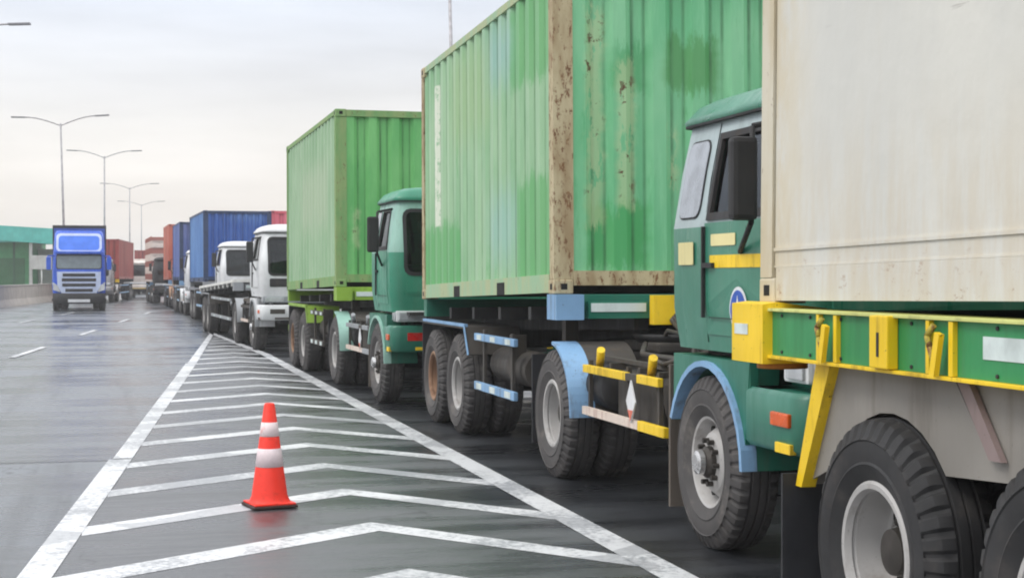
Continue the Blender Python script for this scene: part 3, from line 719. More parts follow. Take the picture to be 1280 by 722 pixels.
def container(name, label, loc, L_=5.9, H=2.68, W_=2.44, yaw=0., pitch=0., roll=0., side=None, end=None, frame=None, post=None, reefer=False, group=None, fpitch=.36, extra=None, fork=True, cpitch=.34):
    """local: x across, y 0 at the end facing the camera .. L at the other, z 0 floor"""
    t = thing(name, label, 'container', loc, (R(pitch), R(roll), R(yaw)), group)
    h = W_/2; post = post or frame; pw = .15
    m = MB()
    for sx in (-1, 1):
        for y in (0, L_-pw):
            m = MB(); m.box(sx*h, sx*(h-.10), y+.012, y+pw-.005, .12, H-.12)
            if y == 0: m.box(sx*(h-.10), sx*(h-.17), .014, .06, .12, H-.12)
            m.build('corner_post', post, t)
    for sx in (-1, 1):
        for y in (0, L_-.178):
            for z in (0, H-.118):
                m = MB(); m.box(sx*(h+.004), sx*(h-.162), y, y+.178, z, z+.118, .012); m.mi = 1
                m.box(sx*(h+.0055), sx*(h-.1), y+.055, y+.12, z+.035, z+.085); m.box(sx*(h-.055), sx*(h-.11), y-.0015, y+.1795, z+.035, z+.085)
                m.build('corner_casting', [post, black], t)
    for sx in (-1, 1):
        m = MB(); m.box(sx*(h-.004), sx*(h-.07), .179, L_-.179, .012, .165)
        if fork:
            m.mi = 1
            for q in (.30, .64):
                yq = L_*q if L_ < 8 else L_*.5+(q-.47)*5; m.box(sx*(h-.0025), sx*(h-.05), yq, yq+.33 if L_ > 8 else yq+.3, .012-.002, .125)
        m.build('bottom_rail', [frame, black], t)
        m = MB(); m.box(sx*(h-.006), sx*(h-.07), .179, L_-.179, H-.075, H-.006)
        m.mi = 1
        if not reefer:
            n = round((L_-.3)/cpitch); p = (L_-.3)/n
        m.build('top_rail', [frame, black], t)
        m = MB()
        if reefer:
            m.box(sx*(h-.012), sx*(h-.07), .15, L_-.15, .165, H-.075)
            m.box(sx*(h-.004), sx*(h-.012), .15, L_-.15, .242, .258); m.box(sx*(h-.007), sx*(h-.0119), .15, L_-.15, .166, .174)
        else: corr(m, 'y', .15, L_-.15, .165, H-.075, sx*(h-.014), sx, cpitch)
        m.build('side_wall', [side], t)
    m = MB(); m.box(-h+.165, h-.165, .01, .08, .07, .19); m.build('end_beam', [post], t)
    m = MB(); m.box(-h+.165, h-.165, .01, .08, H-.11, H-.01); m.build('header', [frame], t)
    m = MB()
    if reefer: m.box(-h+.17, h-.17, .03, .07, .19, H-.11)
    else: corr(m, 'x', -h+.17, h-.17, .19, H-.11, .028, -1, fpitch, .055)
    m.build('end_wall', [end or side], t)
    # doors on the other end
    for sx in (-1, 1):
        m = MB(); m.box(sx*.012, sx*(h-.11), L_-.07, L_-.02, .14, H-.12)
        for z in (.55, 1.2, 1.85): m.box(sx*.08, sx*(h-.2), L_-.02, L_-.008, z, z+.25)
        d = m.build('door', [end or side], t)
        m = MB()
        for x in (.3, .75): m.cyl((sx*x, L_-.0, .1), (sx*x, L_-.0, H-.08), .017, n=8)
        m.build('locking_bar', [hub_dark], d)
    m = MB(); m.box(-h+.165, h-.165, L_-.08, L_-.01, .03, .135); m.build('door_sill', [post], t)
    m = MB(); m.box(-h+.165, h-.165, L_-.08, L_-.01, H-.11, H-.01); m.build('door_header', [post], t)
    m = MB(); m.box(-h+.071, h-.071, .085, L_-.085, H-.05, H-.03); m.build('roof', [frame], t)
    m = MB(); m.box(-h+.071, h-.071, .085, L_-.085, .10, .15)
    for i in range(int(L_/.5)): m.box(-h+.08, h-.08, .3+i*.5, .35+i*.5, .02, .10)
    m.build('floor', [chassis_black], t)
    return t

# ------------------------------------------------------------------ trucks of the queue
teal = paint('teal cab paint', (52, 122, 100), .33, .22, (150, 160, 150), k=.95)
teal_up = paint('faded teal upper cab', (166, 182, 184), .4, .25, k=.9)  # upper cab made paler: sky reflection put into the paint colour
teal_d = paint('deep teal paint', (34, 112, 92), .36, .25, k=.9)
beam_g = paint('trailer green', (38, 134, 78), .42, .3, k=.95)
GROUP_T = 'container trucks queued nose to tail'

# --- second in the queue: near teal tractor
T1 = dict(x=4.65, y=8.87)
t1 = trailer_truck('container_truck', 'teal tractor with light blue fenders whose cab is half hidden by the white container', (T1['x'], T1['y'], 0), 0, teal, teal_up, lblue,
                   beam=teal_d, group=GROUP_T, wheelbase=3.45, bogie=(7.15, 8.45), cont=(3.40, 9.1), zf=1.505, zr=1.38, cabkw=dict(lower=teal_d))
cab1 = [c for c in t1.children if c.name.startswith('cab')][0]
# company roundel, worn stickers on the visible door
m = MB(); P = lambda r0, r1, n=28: [(-.52+r0*math.cos(2*PI*i/n), 1.44+r1*math.sin(2*PI*i/n)) for i in range(n)]
side_poly(m, P(.135, .15), -1, .009, .003, 1); m.mi = 1; side_poly(m, P(.115, .13), -1, .0125, .003, 1); m.mi = 0
side_poly(m, [(-.59, 1.37), (-.45, 1.37), (-.49, 1.44), (-.52, 1.54), (-.55, 1.44)], -1, .016, .002, 1); m.mi = 1
side_poly(m, [(-.55, 1.385), (-.49, 1.385), (-.52, 1.46)], -1, .0185, .002, 1)
m.build('door_emblem', [whitep, plain('emblem blue', (40, 90, 190), .4)], cab1)
m = MB(); side_poly(m, rr(-.48, -.10, 1.83, 1.90, .01), -1, .009, .003); m.build('door_label', [cream_sticker], cab1)
m = MB(); side_poly(m, rr(.20, .46, 1.72, 1.86, .01), -1, .009, .003); m.build('door_label', [cream_sticker], cab1)

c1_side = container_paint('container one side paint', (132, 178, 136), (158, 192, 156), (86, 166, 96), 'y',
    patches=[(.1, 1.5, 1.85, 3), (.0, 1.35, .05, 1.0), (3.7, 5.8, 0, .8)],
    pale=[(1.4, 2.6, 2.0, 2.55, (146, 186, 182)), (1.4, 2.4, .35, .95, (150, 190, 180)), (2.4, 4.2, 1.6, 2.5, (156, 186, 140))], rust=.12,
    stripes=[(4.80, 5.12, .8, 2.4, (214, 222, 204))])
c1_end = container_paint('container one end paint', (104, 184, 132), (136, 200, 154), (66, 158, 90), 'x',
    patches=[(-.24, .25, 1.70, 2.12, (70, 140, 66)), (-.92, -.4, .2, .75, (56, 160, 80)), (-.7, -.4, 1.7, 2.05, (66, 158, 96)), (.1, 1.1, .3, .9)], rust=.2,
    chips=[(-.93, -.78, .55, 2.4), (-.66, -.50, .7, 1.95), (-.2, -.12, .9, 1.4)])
c1_post = rust_paint('rusty tan corner post', (158, 138, 104), (190, 178, 144), .56)
c1_rail = rust_paint('faded green rail', (150, 184, 150), (170, 180, 140), .3)
GROUP_C = 'shipping containers on the queued trucks'
def on_truck(x, y, z0, z1, L_): return math.degrees(math.atan2(z1-z0, L_))
LC = 5.75
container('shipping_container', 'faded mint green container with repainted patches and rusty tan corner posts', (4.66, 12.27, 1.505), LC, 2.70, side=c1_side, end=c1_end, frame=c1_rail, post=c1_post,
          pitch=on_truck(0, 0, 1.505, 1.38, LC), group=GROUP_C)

# --- third: teal tractor with lime mudguards
greyp = paint('grey frame paint', (150, 154, 158), .5, .4, k=.9)
lime = paint('lime green paint', (140, 178, 60), .5, .35, k=.9)
pale_teal = paint('pale teal fender', (140, 180, 168), .45, .3)
t2 = trailer_truck('container_truck', 'second teal truck back, its lime mudguards under the duller green container', (4.47, 20.25, 0), 1.3, paint('teal cab paint two', (58, 138, 112), .34, .2, k=.95), pale_teal, pale_teal,
                   beam=lime, guard=grime, ends=(lime, lime), arch=lime, wheelbase=3.5, cont=(3.35, 9.3), zf=1.49, zr=1.38, bogie=(7.0, 8.4), cab_scale=.7, bars=greyp, group=GROUP_T, cabkw=dict(lower=teal_d, stripe=None))
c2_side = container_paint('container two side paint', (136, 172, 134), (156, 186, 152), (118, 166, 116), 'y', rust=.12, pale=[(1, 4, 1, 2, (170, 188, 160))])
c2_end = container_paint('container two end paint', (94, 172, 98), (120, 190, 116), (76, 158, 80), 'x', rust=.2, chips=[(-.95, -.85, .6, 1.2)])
c2_fr = rust_paint('green frame paint', (112, 156, 96), (136, 160, 104), .4)
yw = R(1.3)
def at(t, lx, ly):
    a = t.rotation_euler.z; return (t.location.x+lx*math.cos(a)-ly*math.sin(a), t.location.y+lx*math.sin(a)+ly*math.cos(a))
p = at(t2, 0, 3.35)
container('shipping_container', 'dull olive-green container above the lime mudguards, second green one back', (p[0], p[1], 1.49), 5.9, 2.70, side=c2_side, end=c2_end, frame=c2_fr, pitch=on_truck(0, 0, 1.49, 1.38, 5.9), yaw=1.3, group=GROUP_C)

# --- fourth: white tractor pulling an empty flatbed
wcab = paint('white cab paint', (222, 224, 226), .35, .22, (130, 126, 120), k=.88)
greyp = paint('grey frame paint', (150, 154, 158), .5, .4, k=.9)
t3 = trailer_truck('flatbed_truck', 'white truck towing an empty pale flatbed, right behind the olive-green container', (4.08, 35.2, 0), 2.0, wcab, wcab, greyp, beam=greyp, guard=greyp, ends=(greyp, greyp), arch=greyp,
                   cont=(3.9, 13.7), zf=1.50, zr=1.27, bogie=(11.0, 12.3), wheelbase=3.6, detail=False, deck=paint('pale deck', (206, 206, 202), .7, .4), group='white trucks in the queue', cabkw=dict(stripe=None, dark_panel=chassis_black))
# --- fifth: white tractor with blue container
t4 = trailer_truck('container_truck', 'white-cabbed truck under the big blue container, behind the empty flatbed', (4.3, 52.3, 0), 2.2, wcab, wcab, wcab, beam=greyp, ends=(greyp, greyp), arch=greyp,
                   wheelbase=3.9, cont=(4.7, 10.9), zf=1.45, zr=1.42, bogie=(8.7, 10.0), detail=False, group=GROUP_T, cabkw=dict(stripe=None))
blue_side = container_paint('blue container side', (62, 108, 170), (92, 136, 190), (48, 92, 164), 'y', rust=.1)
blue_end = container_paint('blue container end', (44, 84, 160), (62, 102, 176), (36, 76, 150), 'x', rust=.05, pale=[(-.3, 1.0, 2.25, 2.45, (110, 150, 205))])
blue_fr = plain('blue frame', (40, 62, 100), .5)
p = at(t4, 0, 4.7)
container('shipping_container', 'nearest and largest blue container, above the white cab behind the flatbed', (p[0], p[1], 1.45), 6.06, 2.56, side=blue_side, end=blue_end, frame=blue_fr, yaw=2.2, pitch=on_truck(0, 0, 1.45, 1.42, 6.06), group=GROUP_C, fpitch=.25)
# --- red container standing in the outer lane
t5b = trailer_truck('container_truck', 'truck in the outer lane carrying the pinkish red container, mostly hidden by the queue', (6.85, 56.9, 0), 0, wcab, wcab, wcab, cont=(3.7, 9.8), zf=1.45, zr=1.45, bogie=(7.1, 8.4), detail=False, group=GROUP_T, cabkw=dict(stripe=None))
red_side = container_paint('pink red container', (206, 78, 94), (222, 110, 122), (188, 62, 78), 'y', rust=.1)
red_end = container_paint('pink red container end', (214, 84, 104), (228, 124, 138), (194, 64, 84), 'x', rust=.05)
container('shipping_container', 'pinkish red container showing between the blue and the olive-green ones', (6.85, 60.5, 1.452), 6.06, 2.72, side=red_side, end=red_end, frame=red_side, group=GROUP_C)
# --- sixth: second blue container
t5 = trailer_truck('container_truck', 'truck under the smaller, farther blue container', (3.85, 67.4, 0), 1.0, wcab, wcab, wcab, cont=(3.6, 9.6), zf=1.45, zr=1.45, bogie=(7.0, 8.3), detail=False, group=GROUP_T, cabkw=dict(stripe=None))
p = at(t5, 0, 3.6)
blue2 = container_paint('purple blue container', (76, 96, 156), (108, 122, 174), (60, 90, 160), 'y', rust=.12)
container('shipping_container', 'farther blue container with a purple tinge, left of the large blue one', (p[0], p[1], 1.452), 6.0, 2.62, side=blue2, end=blue2, frame=blue_fr, yaw=1.0, group=GROUP_C)
# --- seventh: orange red
orange_cab = paint('tan cab paint', (176, 140, 112), .45, .35)
t6 = trailer_truck('container_truck', 'tan-cabbed truck under the tall orange-red container', (3.75, 80.2, 0), 1.0, orange_cab, orange_cab, orange_cab, cont=(3.6, 9.6), zf=1.45, zr=1.45, bogie=(7.0, 8.3), detail=False, group=GROUP_T, cabkw=dict(stripe=None))
p = at(t6, 0, 3.6)
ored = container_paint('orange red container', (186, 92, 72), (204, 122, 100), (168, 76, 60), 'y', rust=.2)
container('shipping_container', 'orange-red container beyond the blue ones in the queue', (p[0], p[1], 1.452), 6.0, 2.93, side=ored, end=ored, frame=ored, yaw=1.0, group=GROUP_C)

# --- eighth: stake truck with stacked red and white load boards
def banded(name):
    g = G(name); X = g.xyz(); w = X[2]
    s = g.math('FRACT', g.math('MULTIPLY', g.math('ADD', w, .12), 1.28)); m = g.rng(s, .42, .5)
    col = g.mix(m, lin(168, 110, 100), lin(226, 214, 206)); col = g.mix(g.rng(g.noise(g.obj(), 3, 5), .5, .8, 0, .5), col, lin(140, 110, 100))
    return g.done(col, .6)
t7 = trailer_truck('box_truck', 'farthest queued truck, its body striped in brown-red and white boards', (3.1, 95.5, 0), 1.5, chassis_black, chassis_black, chassis_black, cont=(3.2, 9.6), zf=1.30, zr=1.30, bogie=(7.0, 8.3), detail=False, group=GROUP_T, cabkw=dict(stripe=None, visor=False))
bb = banded('striped boards')
m = MB(); m.box(-1.22, 1.22, .9, 9.5, 1.31, 4.0)
for i in range(7): m.box(-1.26, 1.26, .84, .9, 1.36+i*.4, 1.54+i*.4)
for i in range(10):
    y = 1.0+i*.93; m.box(-1.27, -1.22, y, y+.07, 1.31, 4.05); m.box(1.22, 1.27, y, y+.07, 1.31, 4.05)
m.build('cargo_body', [bb], t7)

# ------------------------------------------------------------------ moving trucks on the main road
def tall_truck(name, label, loc, yaw, main, trim, box=None, boxlen=12, H=4.05, group=None):
    """high-roof sleeper tractor, front at local y=0, box behind"""
    t = thing(name, label, 'truck', loc, (0, 0, R(yaw)), group)
    def ring(z, hw, yf, yb=2.2, r=.3): return [(x, y, z) for x, y in outline(hw, yf, yb, r, .08)]
    m = MB(); loft(m, [ring(.85, 1.2, .03), ring(1.1, 1.22, 0), ring(1.95, 1.22, .0), ring(2.75, 1.18, .16)])
    m.mi = 0; loft(m, [ring(2.751, 1.18, .162), ring(3.2, 1.15, .34), ring(3.7, 1.1, .62), ring(3.8, 1.02, .78)])
    cab = m.build('cab', [main], t)
    def fp(pts, dy, th, y_of):
        m = MB(); P = []
        for a, b in zip(pts, pts[1:]+pts[:1]):
            for i in range(3): P.append((a[0]+(b[0]-a[0])*i/3, a[1]+(b[1]-a[1])*i/3))
        n = len(P); o = [(x, y_of(z)-dy-th, z) for x, z in P]; q = [(x, y_of(z)-dy+.03, z) for x, z in P]
        m._add(o, [tuple(range(n))], False); m._add(o+q, [(k, (k+1) % n, (k+1) % n+n, k+n) for k in range(n)], False); return m
    yw_ = lambda z: max(0, (z-1.95)*.2); yr = lambda z: .16+(z-2.75)*.43
    fp(rr(-1.04, 1.04, 1.98, 2.68, .1), .002, .01, yw_).build('windscreen_seal', [chassis_black], cab)
    fp(rr(-1.0, 1.0, 2.02, 2.64, .08), .014, .004, yw_).build('windscreen', [glass('hazy glass', (96, 112, 118), .1)], cab)
    fp(rr(-1.04, 1.04, 2.80, 3.68, .2), -.012, .02, yr).build('fairing_rim', [silver], cab)
    fp(rr(-.93, .93, 2.88, 3.56, .15), -.0, .02, yr).build('roof_fairing', [paint('fairing blue', (60, 116, 220), .35, .1) if trim else main], cab)
    m = MB(); m.box(-1.1, 1.1, -.16, .16, 2.70, 2.82, .03); m.build('sun_visor', [main], cab)
    m = MB(); m.prism([(-.98, 1.2), (-.78, .84), (.78, .84), (.98, 1.2), (1.0, 1.86), (-1.0, 1.86)], 'y', -.05, .02); m.build('grille_surround', [trim or whitep], cab)
    for z, w_ in ((1.72, .74), (1.49, .78), (1.25, .76), (1.0, .62)):
        m = MB(); m.box(-w_, w_, -.075, -.051, z-.085, z+.06, .02); m.build('grille_slot', [chassis_black], cab)
    for sd in (-1, 1):
        m = MB(); m.prism([(sd*.84, .9), (sd*1.17, 1.0), (sd*1.19, 1.38), (sd*.98, 1.22)], 'y', -.09, -.0); m.build('headlight', [lens], cab)
        m = MB(); m.box(sd*1.26, sd*1.48, -.12, .02, 1.95, 2.55, .03); m.tube([(sd*1.1, .1, 2.6), (sd*1.4, -.06, 2.6), (sd*1.4, -.06, 2.5)], .03, 6); m.build('mirror', [main], cab)
        m = MB(); m.box(sd*1.221, sd*1.232, .35, 1.3, 1.95, 2.6, .004); m.build('window', [glassd], cab)
    m = MB(); loft(m, [ring(.34, 1.12, -.02, .6), ring(.42, 1.2, -.1, .6), ring(.72, 1.2, -.12, .6), ring(.85, 1.16, -.06, .6)]); b = m.build('bumper', [chassis_black], t)
    m = MB(); m.box(-.5, .5, -.135, -.118, .42, .56, .01); m.build('number_plate', [whitep], b)
    for sd in (-1, 1): wheel(t, sd*1.06, 1.25, sd, 'front')
    m = MB(); 
    for sd in (-1, 1): m.box(sd*.38, sd*.47, .6, 6.4, .78, 1.0)
    m.box(-1.1, 1.1, .7, 2.1, .84, .849); m.box(-.7, .7, .3, 2.2, .5, .84); m.build('chassis', [chassis_black], t)
    dual(t, 4.9, r=.5)
    if box:
        m = MB(); m.box(-1.24, 1.24, 2.6, 2.6+boxlen, 1.15, H, .03); bx = m.build('cargo_box', [box], t)
        m = MB(); m.box(-1.26, 1.26, 2.57, 2.64, H-.12, H+.02); m.box(-1.26, -1.2, 2.57, 2.64, 1.2, H-.12); m.box(1.2, 1.26, 2.57, 2.64, 1.2, H-.12); m.build('box_frame', [chassis_black], bx)
        for y in (boxlen-1.2, boxlen+.1): dual(t, y, r=.5)
        m = MB()
        for sd in (-1, 1): m.box(sd*.4, sd*.5, 3, 2.5+boxlen, .95, 1.149)
        m.build('trailer_frame', [chassis_black], t)
    return t
bluecab = paint('bright blue truck paint', (34, 88, 200), .3, .12, k=.95)
silver = paint('blue white trim', (190, 202, 228), .35, .1)
tall_truck('cargo_truck', 'bright blue high-roofed truck with silver grille driving toward the camera', (-1.88, 76.3, 0), 0.8, bluecab, silver, paint('blue box side', (44, 84, 176), .45, .2), 9, 4.1, 'trucks driving on the main road')
greycab = paint('silver grey cab', (172, 172, 174), .4, .3)
t8 = trailer_truck('container_truck', 'grey-cabbed truck with a dark red container behind the blue truck', (-1.6, 101.5, 0), -4.9, greycab, greycab, greycab, cont=(3.6, 15.8), zf=1.45, zr=1.45, bogie=(12.6, 13.9), detail=False, group='trucks driving on the main road', cabkw=dict(stripe=None))
p = at(t8, 0, 3.6)
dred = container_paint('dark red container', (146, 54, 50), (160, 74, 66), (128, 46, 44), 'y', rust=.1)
container('shipping_container', 'dark red container on the grey-cabbed truck behind the blue truck', (p[0], p[1], 1.452), 12.1, 2.62, side=dred, end=dred, frame=dred, yaw=-4.9, group='containers on the main road')
t9 = trailer_truck('container_truck', 'small distant truck with a brownish red container beyond the dark red one', (2.2, 146, 0), -4.9, greycab, greycab, greycab, cont=(3.6, 15.8), zf=1.45, zr=1.45, bogie=(12.6, 13.9), detail=False, group='trucks driving on the main road', cabkw=dict(stripe=None))
p = at(t9, 0, 3.6)
container('shipping_container', 'small distant brownish red container in the main lanes', (p[0], p[1], 1.452), 12.1, 2.62, side=ored, end=dred, frame=dred, yaw=-4.9, group='containers on the main road')
pale_c = paint('pale box paint', (214, 206, 200), .5, .3)
def small_truck(label, loc, yaw, body, L_=5.2, H=2.95):
    t = thing('box_truck', label, 'truck', loc, (0, 0, R(yaw)), 'trucks driving on the main road')
    cab_over(t, body, body, body, stripe=None)
    for sd in (-1, 1): wheel(t, sd*1.08, 0, sd, 'front')
    dual(t, 3.9)
    m = MB()
    for sd in (-1, 1): m.box(sd*.4, sd*.5, -1.1, 1+L_, .8, 1.0)
    m.build('chassis', [chassis_black], t)
    m = MB(); m.box(-1.2, 1.2, .8, .8+L_, 1.06, H, .03); m.build('cargo_box', [body], t)
    m = MB(); m.box(-1.0, 1.0, .9, .7+L_, 1.001, 1.059); m.build('subframe', [chassis_black], t)
small_truck('small pale box truck with its front toward the camera in the gap beside the queue', (1.5, 121, 0), -4, pale_c)

# ------------------------------------------------------------------ foreground: white container on green and yellow trailer
def near_trailer():
    t = thing('semi_trailer', 'green container trailer edged in yellow at the right, with big dual tyres and grey mudguard', 'trailer', (4.15, 6.87, 0), (0, 0, 0))
    zb0, zb1 = 1.275, 1.50; f0 = -8.2
    for sd in (-1, 1):
        m = MB(); m.box(sd*1.20, sd*1.225, f0, 0.02, zb0+.012, zb1-.012); m.mi = 1
        for i in range(26):
            for z in (zb0+.03, zb1-.03): m.cyl((sd*1.2245, -.28-i*.3, z), (sd*1.231, -.28-i*.3, z), .008, n=6)
        b = m.build('side_beam', [beam_g, chassis_black], t)
        m = MB(); m.box(sd*1.05, sd*1.25, f0, 0.02, zb0-.004, zb0+.011, .003); m.build('lower_flange', [yellow], b)
        m = MB(); m.box(sd*1.05, sd*1.25, f0, 0.02, zb1-.011, zb1+.002, .002); m.mi = 1; m.build('upper_flange', [paint('chalky yellow green edge', (196, 200, 120), .5, .5), yellow], b)
        # ribs and twistlock brackets
        y = -.62
        for i, kind in enumerate(('bracket', 'lock', 'bracket', 'plate', 'bracket', 'lock', 'bracket', 'plate', 'bracket', 'lock')):
            yc = (-.77, -1.30, -1.71, -2.13, -2.8, -3.3, -3.9, -4.6, -5.3, -6.0)[i]
            if kind == 'lock':
                m = MB(); m.box(sd*1.226, sd*1.275, yc-.075, yc+.075, zb0+.014, zb1-.004, .006); m.box(sd*1.05, sd*1.199, yc-.06, yc+.06, zb0+.03, zb1-.03)
                m.mi = 1; m.box(sd*1.2755, sd*1.277, yc-.008, yc+.012, zb0+.06, zb1-.07)
                m.mi = 0; m.build('lashing_plate', [yellow, chassis_black], b)
            elif kind == 'bracket':
                m = MB(); m.box(sd*1.226, sd*1.246, yc-.105, yc-.075, zb0+.014, zb1-.014); m.box(sd*1.226, sd*1.246, yc+.065, yc+.09, zb0+.014, zb1-.014)
                m.mi = 1; m.tube([(sd*1.25, yc+.02, zb1-.03), (sd*1.262, yc+.05, zb1-.07), (sd*1.262, yc+.03, zb1-.11), (sd*1.25, yc, zb0+.02)], .012, 8)
                m.mi = 0; m.obox((sd*1.268, yc-.03, zb0+.09), (.022, .035, .16), (14, 0, 0)); m.build('twistlock', [yellow, rust_paint('rusty yellow', (186, 164, 60), (150, 150, 60), .7)] if i == 0 else [yellow, bpy.data.materials['rusty yellow']], b)
            else:
                m = MB(); m.box(sd*1.2255, sd*1.229, yc-.14, yc+.14, zb0+.085, zb0+.165); m.build('reflective_sticker', [pale_sticker], b)
    for x0, x1 in ((-1.30, -.95), (.95, 1.30)):
        s = -1 if x0 < 0 else 1
        m = MB(); m.prism([(s*1.275, zb0-.03), (s*1.275, zb1+.02), (s*1.20, zb1+.03), (s*.95, zb1+.0), (s*.95, zb0-.03)], 'y', -.17, .20)
        cb = m.build('corner_block', [yellow], t)
        m = MB(); m.box(s*1.276, s*1.279, .0, .16, zb0+.10, zb0+.15); m.build('reflective_sticker', [pale_sticker], cb)
        m = MB(); m.cyl((s*1.1, .0, zb0-.03), (s*1.1, .0, zb0-.06), .12, n=16); m.build('corner_foot', [plain('orange brown', (190, 120, 30), .6)], cb)
    m = MB(); m.box(-.949, .949, -.02, .10, zb0-.02, zb1-.02); m.build('rear_beam', [beam_g], t)
    m = MB()
    for sd in (-1, 1): m.box(sd*.38, sd*.50, f0, -.03, .98, zb0+.16)
    for y in (-1.0, -2.0, -3.0, -4.2, -5.4, -6.6, -7.8): m.box(-1.199, 1.199, y-.05, y+.05, zb0+.06, zb1-.03)
    m.build('chassis', [chassis_black], t)
    m = MB(); m.box(-.93, .93, f0+.0, -.05, zb1-.03, zb1-.015); m.build('deck', [grime], t)
    gm = paint('grey mudguard steel', (134, 130, 124), .6, .65, (92, 84, 76), k=.95, fine=5)
    for sd in (-1, 1):
        # sloping mudguard plate with yellow edge stay
        yt, zt_, yb_, zb_ = -.63, 1.26, -.385, .715
        m = MB(); m.prism([(yt, zt_), (yt-.012, zt_), (yb_-.012, zb_), (yb_, zb_)], 'x', sd*1.12, sd*.44)
        m.prism([(yt-.013, zt_-.001), (yt-.013, zt_-.016), (-3.6, zt_-.016), (-3.6, zt_-.001)], 'x', sd*1.12, sd*.52) if False else None
        mg = m.build('mudguard', [gm], t)
        P = [(-.60, 1.268), (-3.3, 1.268), (-3.3, .9), (-3.12, .9)]
        for wy in (-2.46, -1.16):
            P += [(wy-.56*math.cos(R(a)), .54+.56*math.sin(R(a))) for a in range(40, 142 if wy < -2 else 160, 12)]
        P += [(-.42, .74)]
        m = MB(); m.prism(P, 'x', sd*1.135, sd*1.143); m.build('wheel_skirt', [gm], mg)
        m = MB(); m.prism([(yt+.07, zt_+.01), (yt-.07, zt_+.01), (yb_-.025, zb_-.01), (yb_+.035, zb_-.01)], 'x', sd*1.19, sd*1.121); m.build('stay', [yellow], mg)
        m = MB(); m.box(sd*.46, sd*1.25, yb_+.045, yb_+.06, .20, .76); m.mi = 0; fl = m.build('mudflap', [mudflap_m], t)
        m = MB(); m.prism([(-1.48, zt_), (-1.62, zt_), (-2.0, .86), (-1.9, .86)], 'x', sd*.62, sd*.56)
        m.prism([(-1.4, zt_), (-1.5, zt_), (-1.72, .95), (-1.66, .95)], 'x', sd*.80, sd*.78); m.build('suspension_hanger', [paint('primer grey pink', (128, 112, 110), .6, .5)], t)
        m = MB(); m.prism([(-1.12, 1.13), (-2.96, 1.13), (-2.96, 1.15), (-1.12, 1.15)], 'x', sd*1.10, sd*.53) if False else m.box(sd*.53, sd*.62, -3.4, -.95, .86, .97); m.build('leaf_spring', [grime], t)
        for y in (-.98, -2.02, -3.3):
            m = MB(); m.box(sd*.50, sd*.60, y-.09, y+.09, .80, zb0-.005); m.build('spring_bracket', [gm], t)
        m = MB(); m.prism([(-1.72, 1.268), (-1.80, 1.268), (-2.02, 1.0), (-1.94, 1.0)], 'x', sd*1.150, sd*1.175); m.mi = 1; m.prism([(-1.66, 1.268), (-1.719, 1.268), (-1.939, 1.0), (-1.90, 1.0)], 'x', sd*1.144, sd*1.149); m.build('brace', [paint('primer grey pink', (128, 112, 110), .6, .5), grime], t)
        m = MB(); m.box(sd*.55, sd*1.19, -3.36, -3.34, .60, zb0-.004); m.build('mudguard_panel', [gm], t)
        m = MB(); m.box(sd*.7, sd*.82, -6.3, -6.15, .06, zb0+.06); m.box(sd*.6, sd*.92, -6.4, -6.05, 0, .06); m.build('landing_leg', [grime], t)
        for y in (-1.16, -2.46):
            wheel(t, sd*1.09, y, sd, 'rear', None, .54, rub=rubber); wheel(t, sd*.75, y, sd, 'rear', None, .54, inner=True, rub=rubber)
    for y in (-1.16, -2.46):
        m = MB(); m.cyl((-.66, y, .54), (.66, y, .54), .075, n=14); m.build('axle', [grime], t)
    m = MB(); m.obox((-1.165+.06, -.88, 1.262), (.01, .02, .06), (20, 0, 0)); m.build('hook', [chassis_black], t)
    m = MB(); m.box(-1.0, 1.0, .0, .07, .55, .66); m.box(-.5, -.42, -.04, .0, .6, 1.26); m.box(.42, .5, -.04, .0, .6, 1.26); m.build('underrun_bar', [chassis_black], t) if False else None
    return t
near_trailer()
def white_reefer():
    g = G('white reefer paint'); v = g.obj(); X = g.xyz()
    col = g.mix(g.rng(g.noise(g.map(v, (1, 1, .3)), 1.2, 4), .35, .7), lin(216, 215, 207, .95), lin(206, 206, 200, .95))
    col = g.mix(g.math('MULTIPLY', g.rng(g.noise(g.map(v, (4, 4, .5)), 1.4, 6, .7), .5, .8), .22), col, lin(200, 194, 178))
    low = g.math('MULTIPLY', g.rng(X[2], 1.0, .1), g.rng(g.noise(g.map(v, (5, 5, .8)), 1.6, 5, .7), .35, .65))
    col = g.mix(g.math('MULTIPLY', low, .5), col, lin(196, 180, 150))
    edge = g.math('MULTIPLY', g.rng(X[1], 5.4, 5.95), g.rng(g.noise(g.map(v, (4, 4, 1.4)), 1.5, 5, .7), .3, .6))
    col = g.mix(g.math('MULTIPLY', edge, .6), col, lin(200, 184, 146))
    vo = g.noise(g.map(v, (3, 3, 1.1), (2, 8, 4)), 2.1, 8, .8)
    col = g.mix(g.math('MULTIPLY', g.rng(vo, .67, .73), .7), col, lin(128, 118, 100))
    le = g.math('MULTIPLY', g.rng(X[2], .36, .0), g.rng(g.noise(g.map(v, (3, 3, 6), (1, 3, 9)), 2.4, 8, .8), .57, .66))
    col = g.mix(g.math('MULTIPLY', le, .8), col, lin(150, 112, 76))
    scr = g.math('MULTIPLY', g.rng(g.noise(g.map(v, (1, 2.2, 26)), 1.3, 5, .7), .64, .68), g.rng(g.noise(v, .9, 2), .5, .6))
    col = g.mix(g.math('MULTIPLY', scr, .5), col, lin(150, 146, 138))
    g.bump(g.math('ADD', g.noise(g.map(v, (1, 1, .5)), 2.2, 4), g.math('MULTIPLY', g.noise(v, 9, 3), .25)), .55, .02)
    return g.done(col, .48)
wr = white_reefer()
wpost = rust_paint('stained white post', (206, 200, 182), (196, 184, 156), .28)
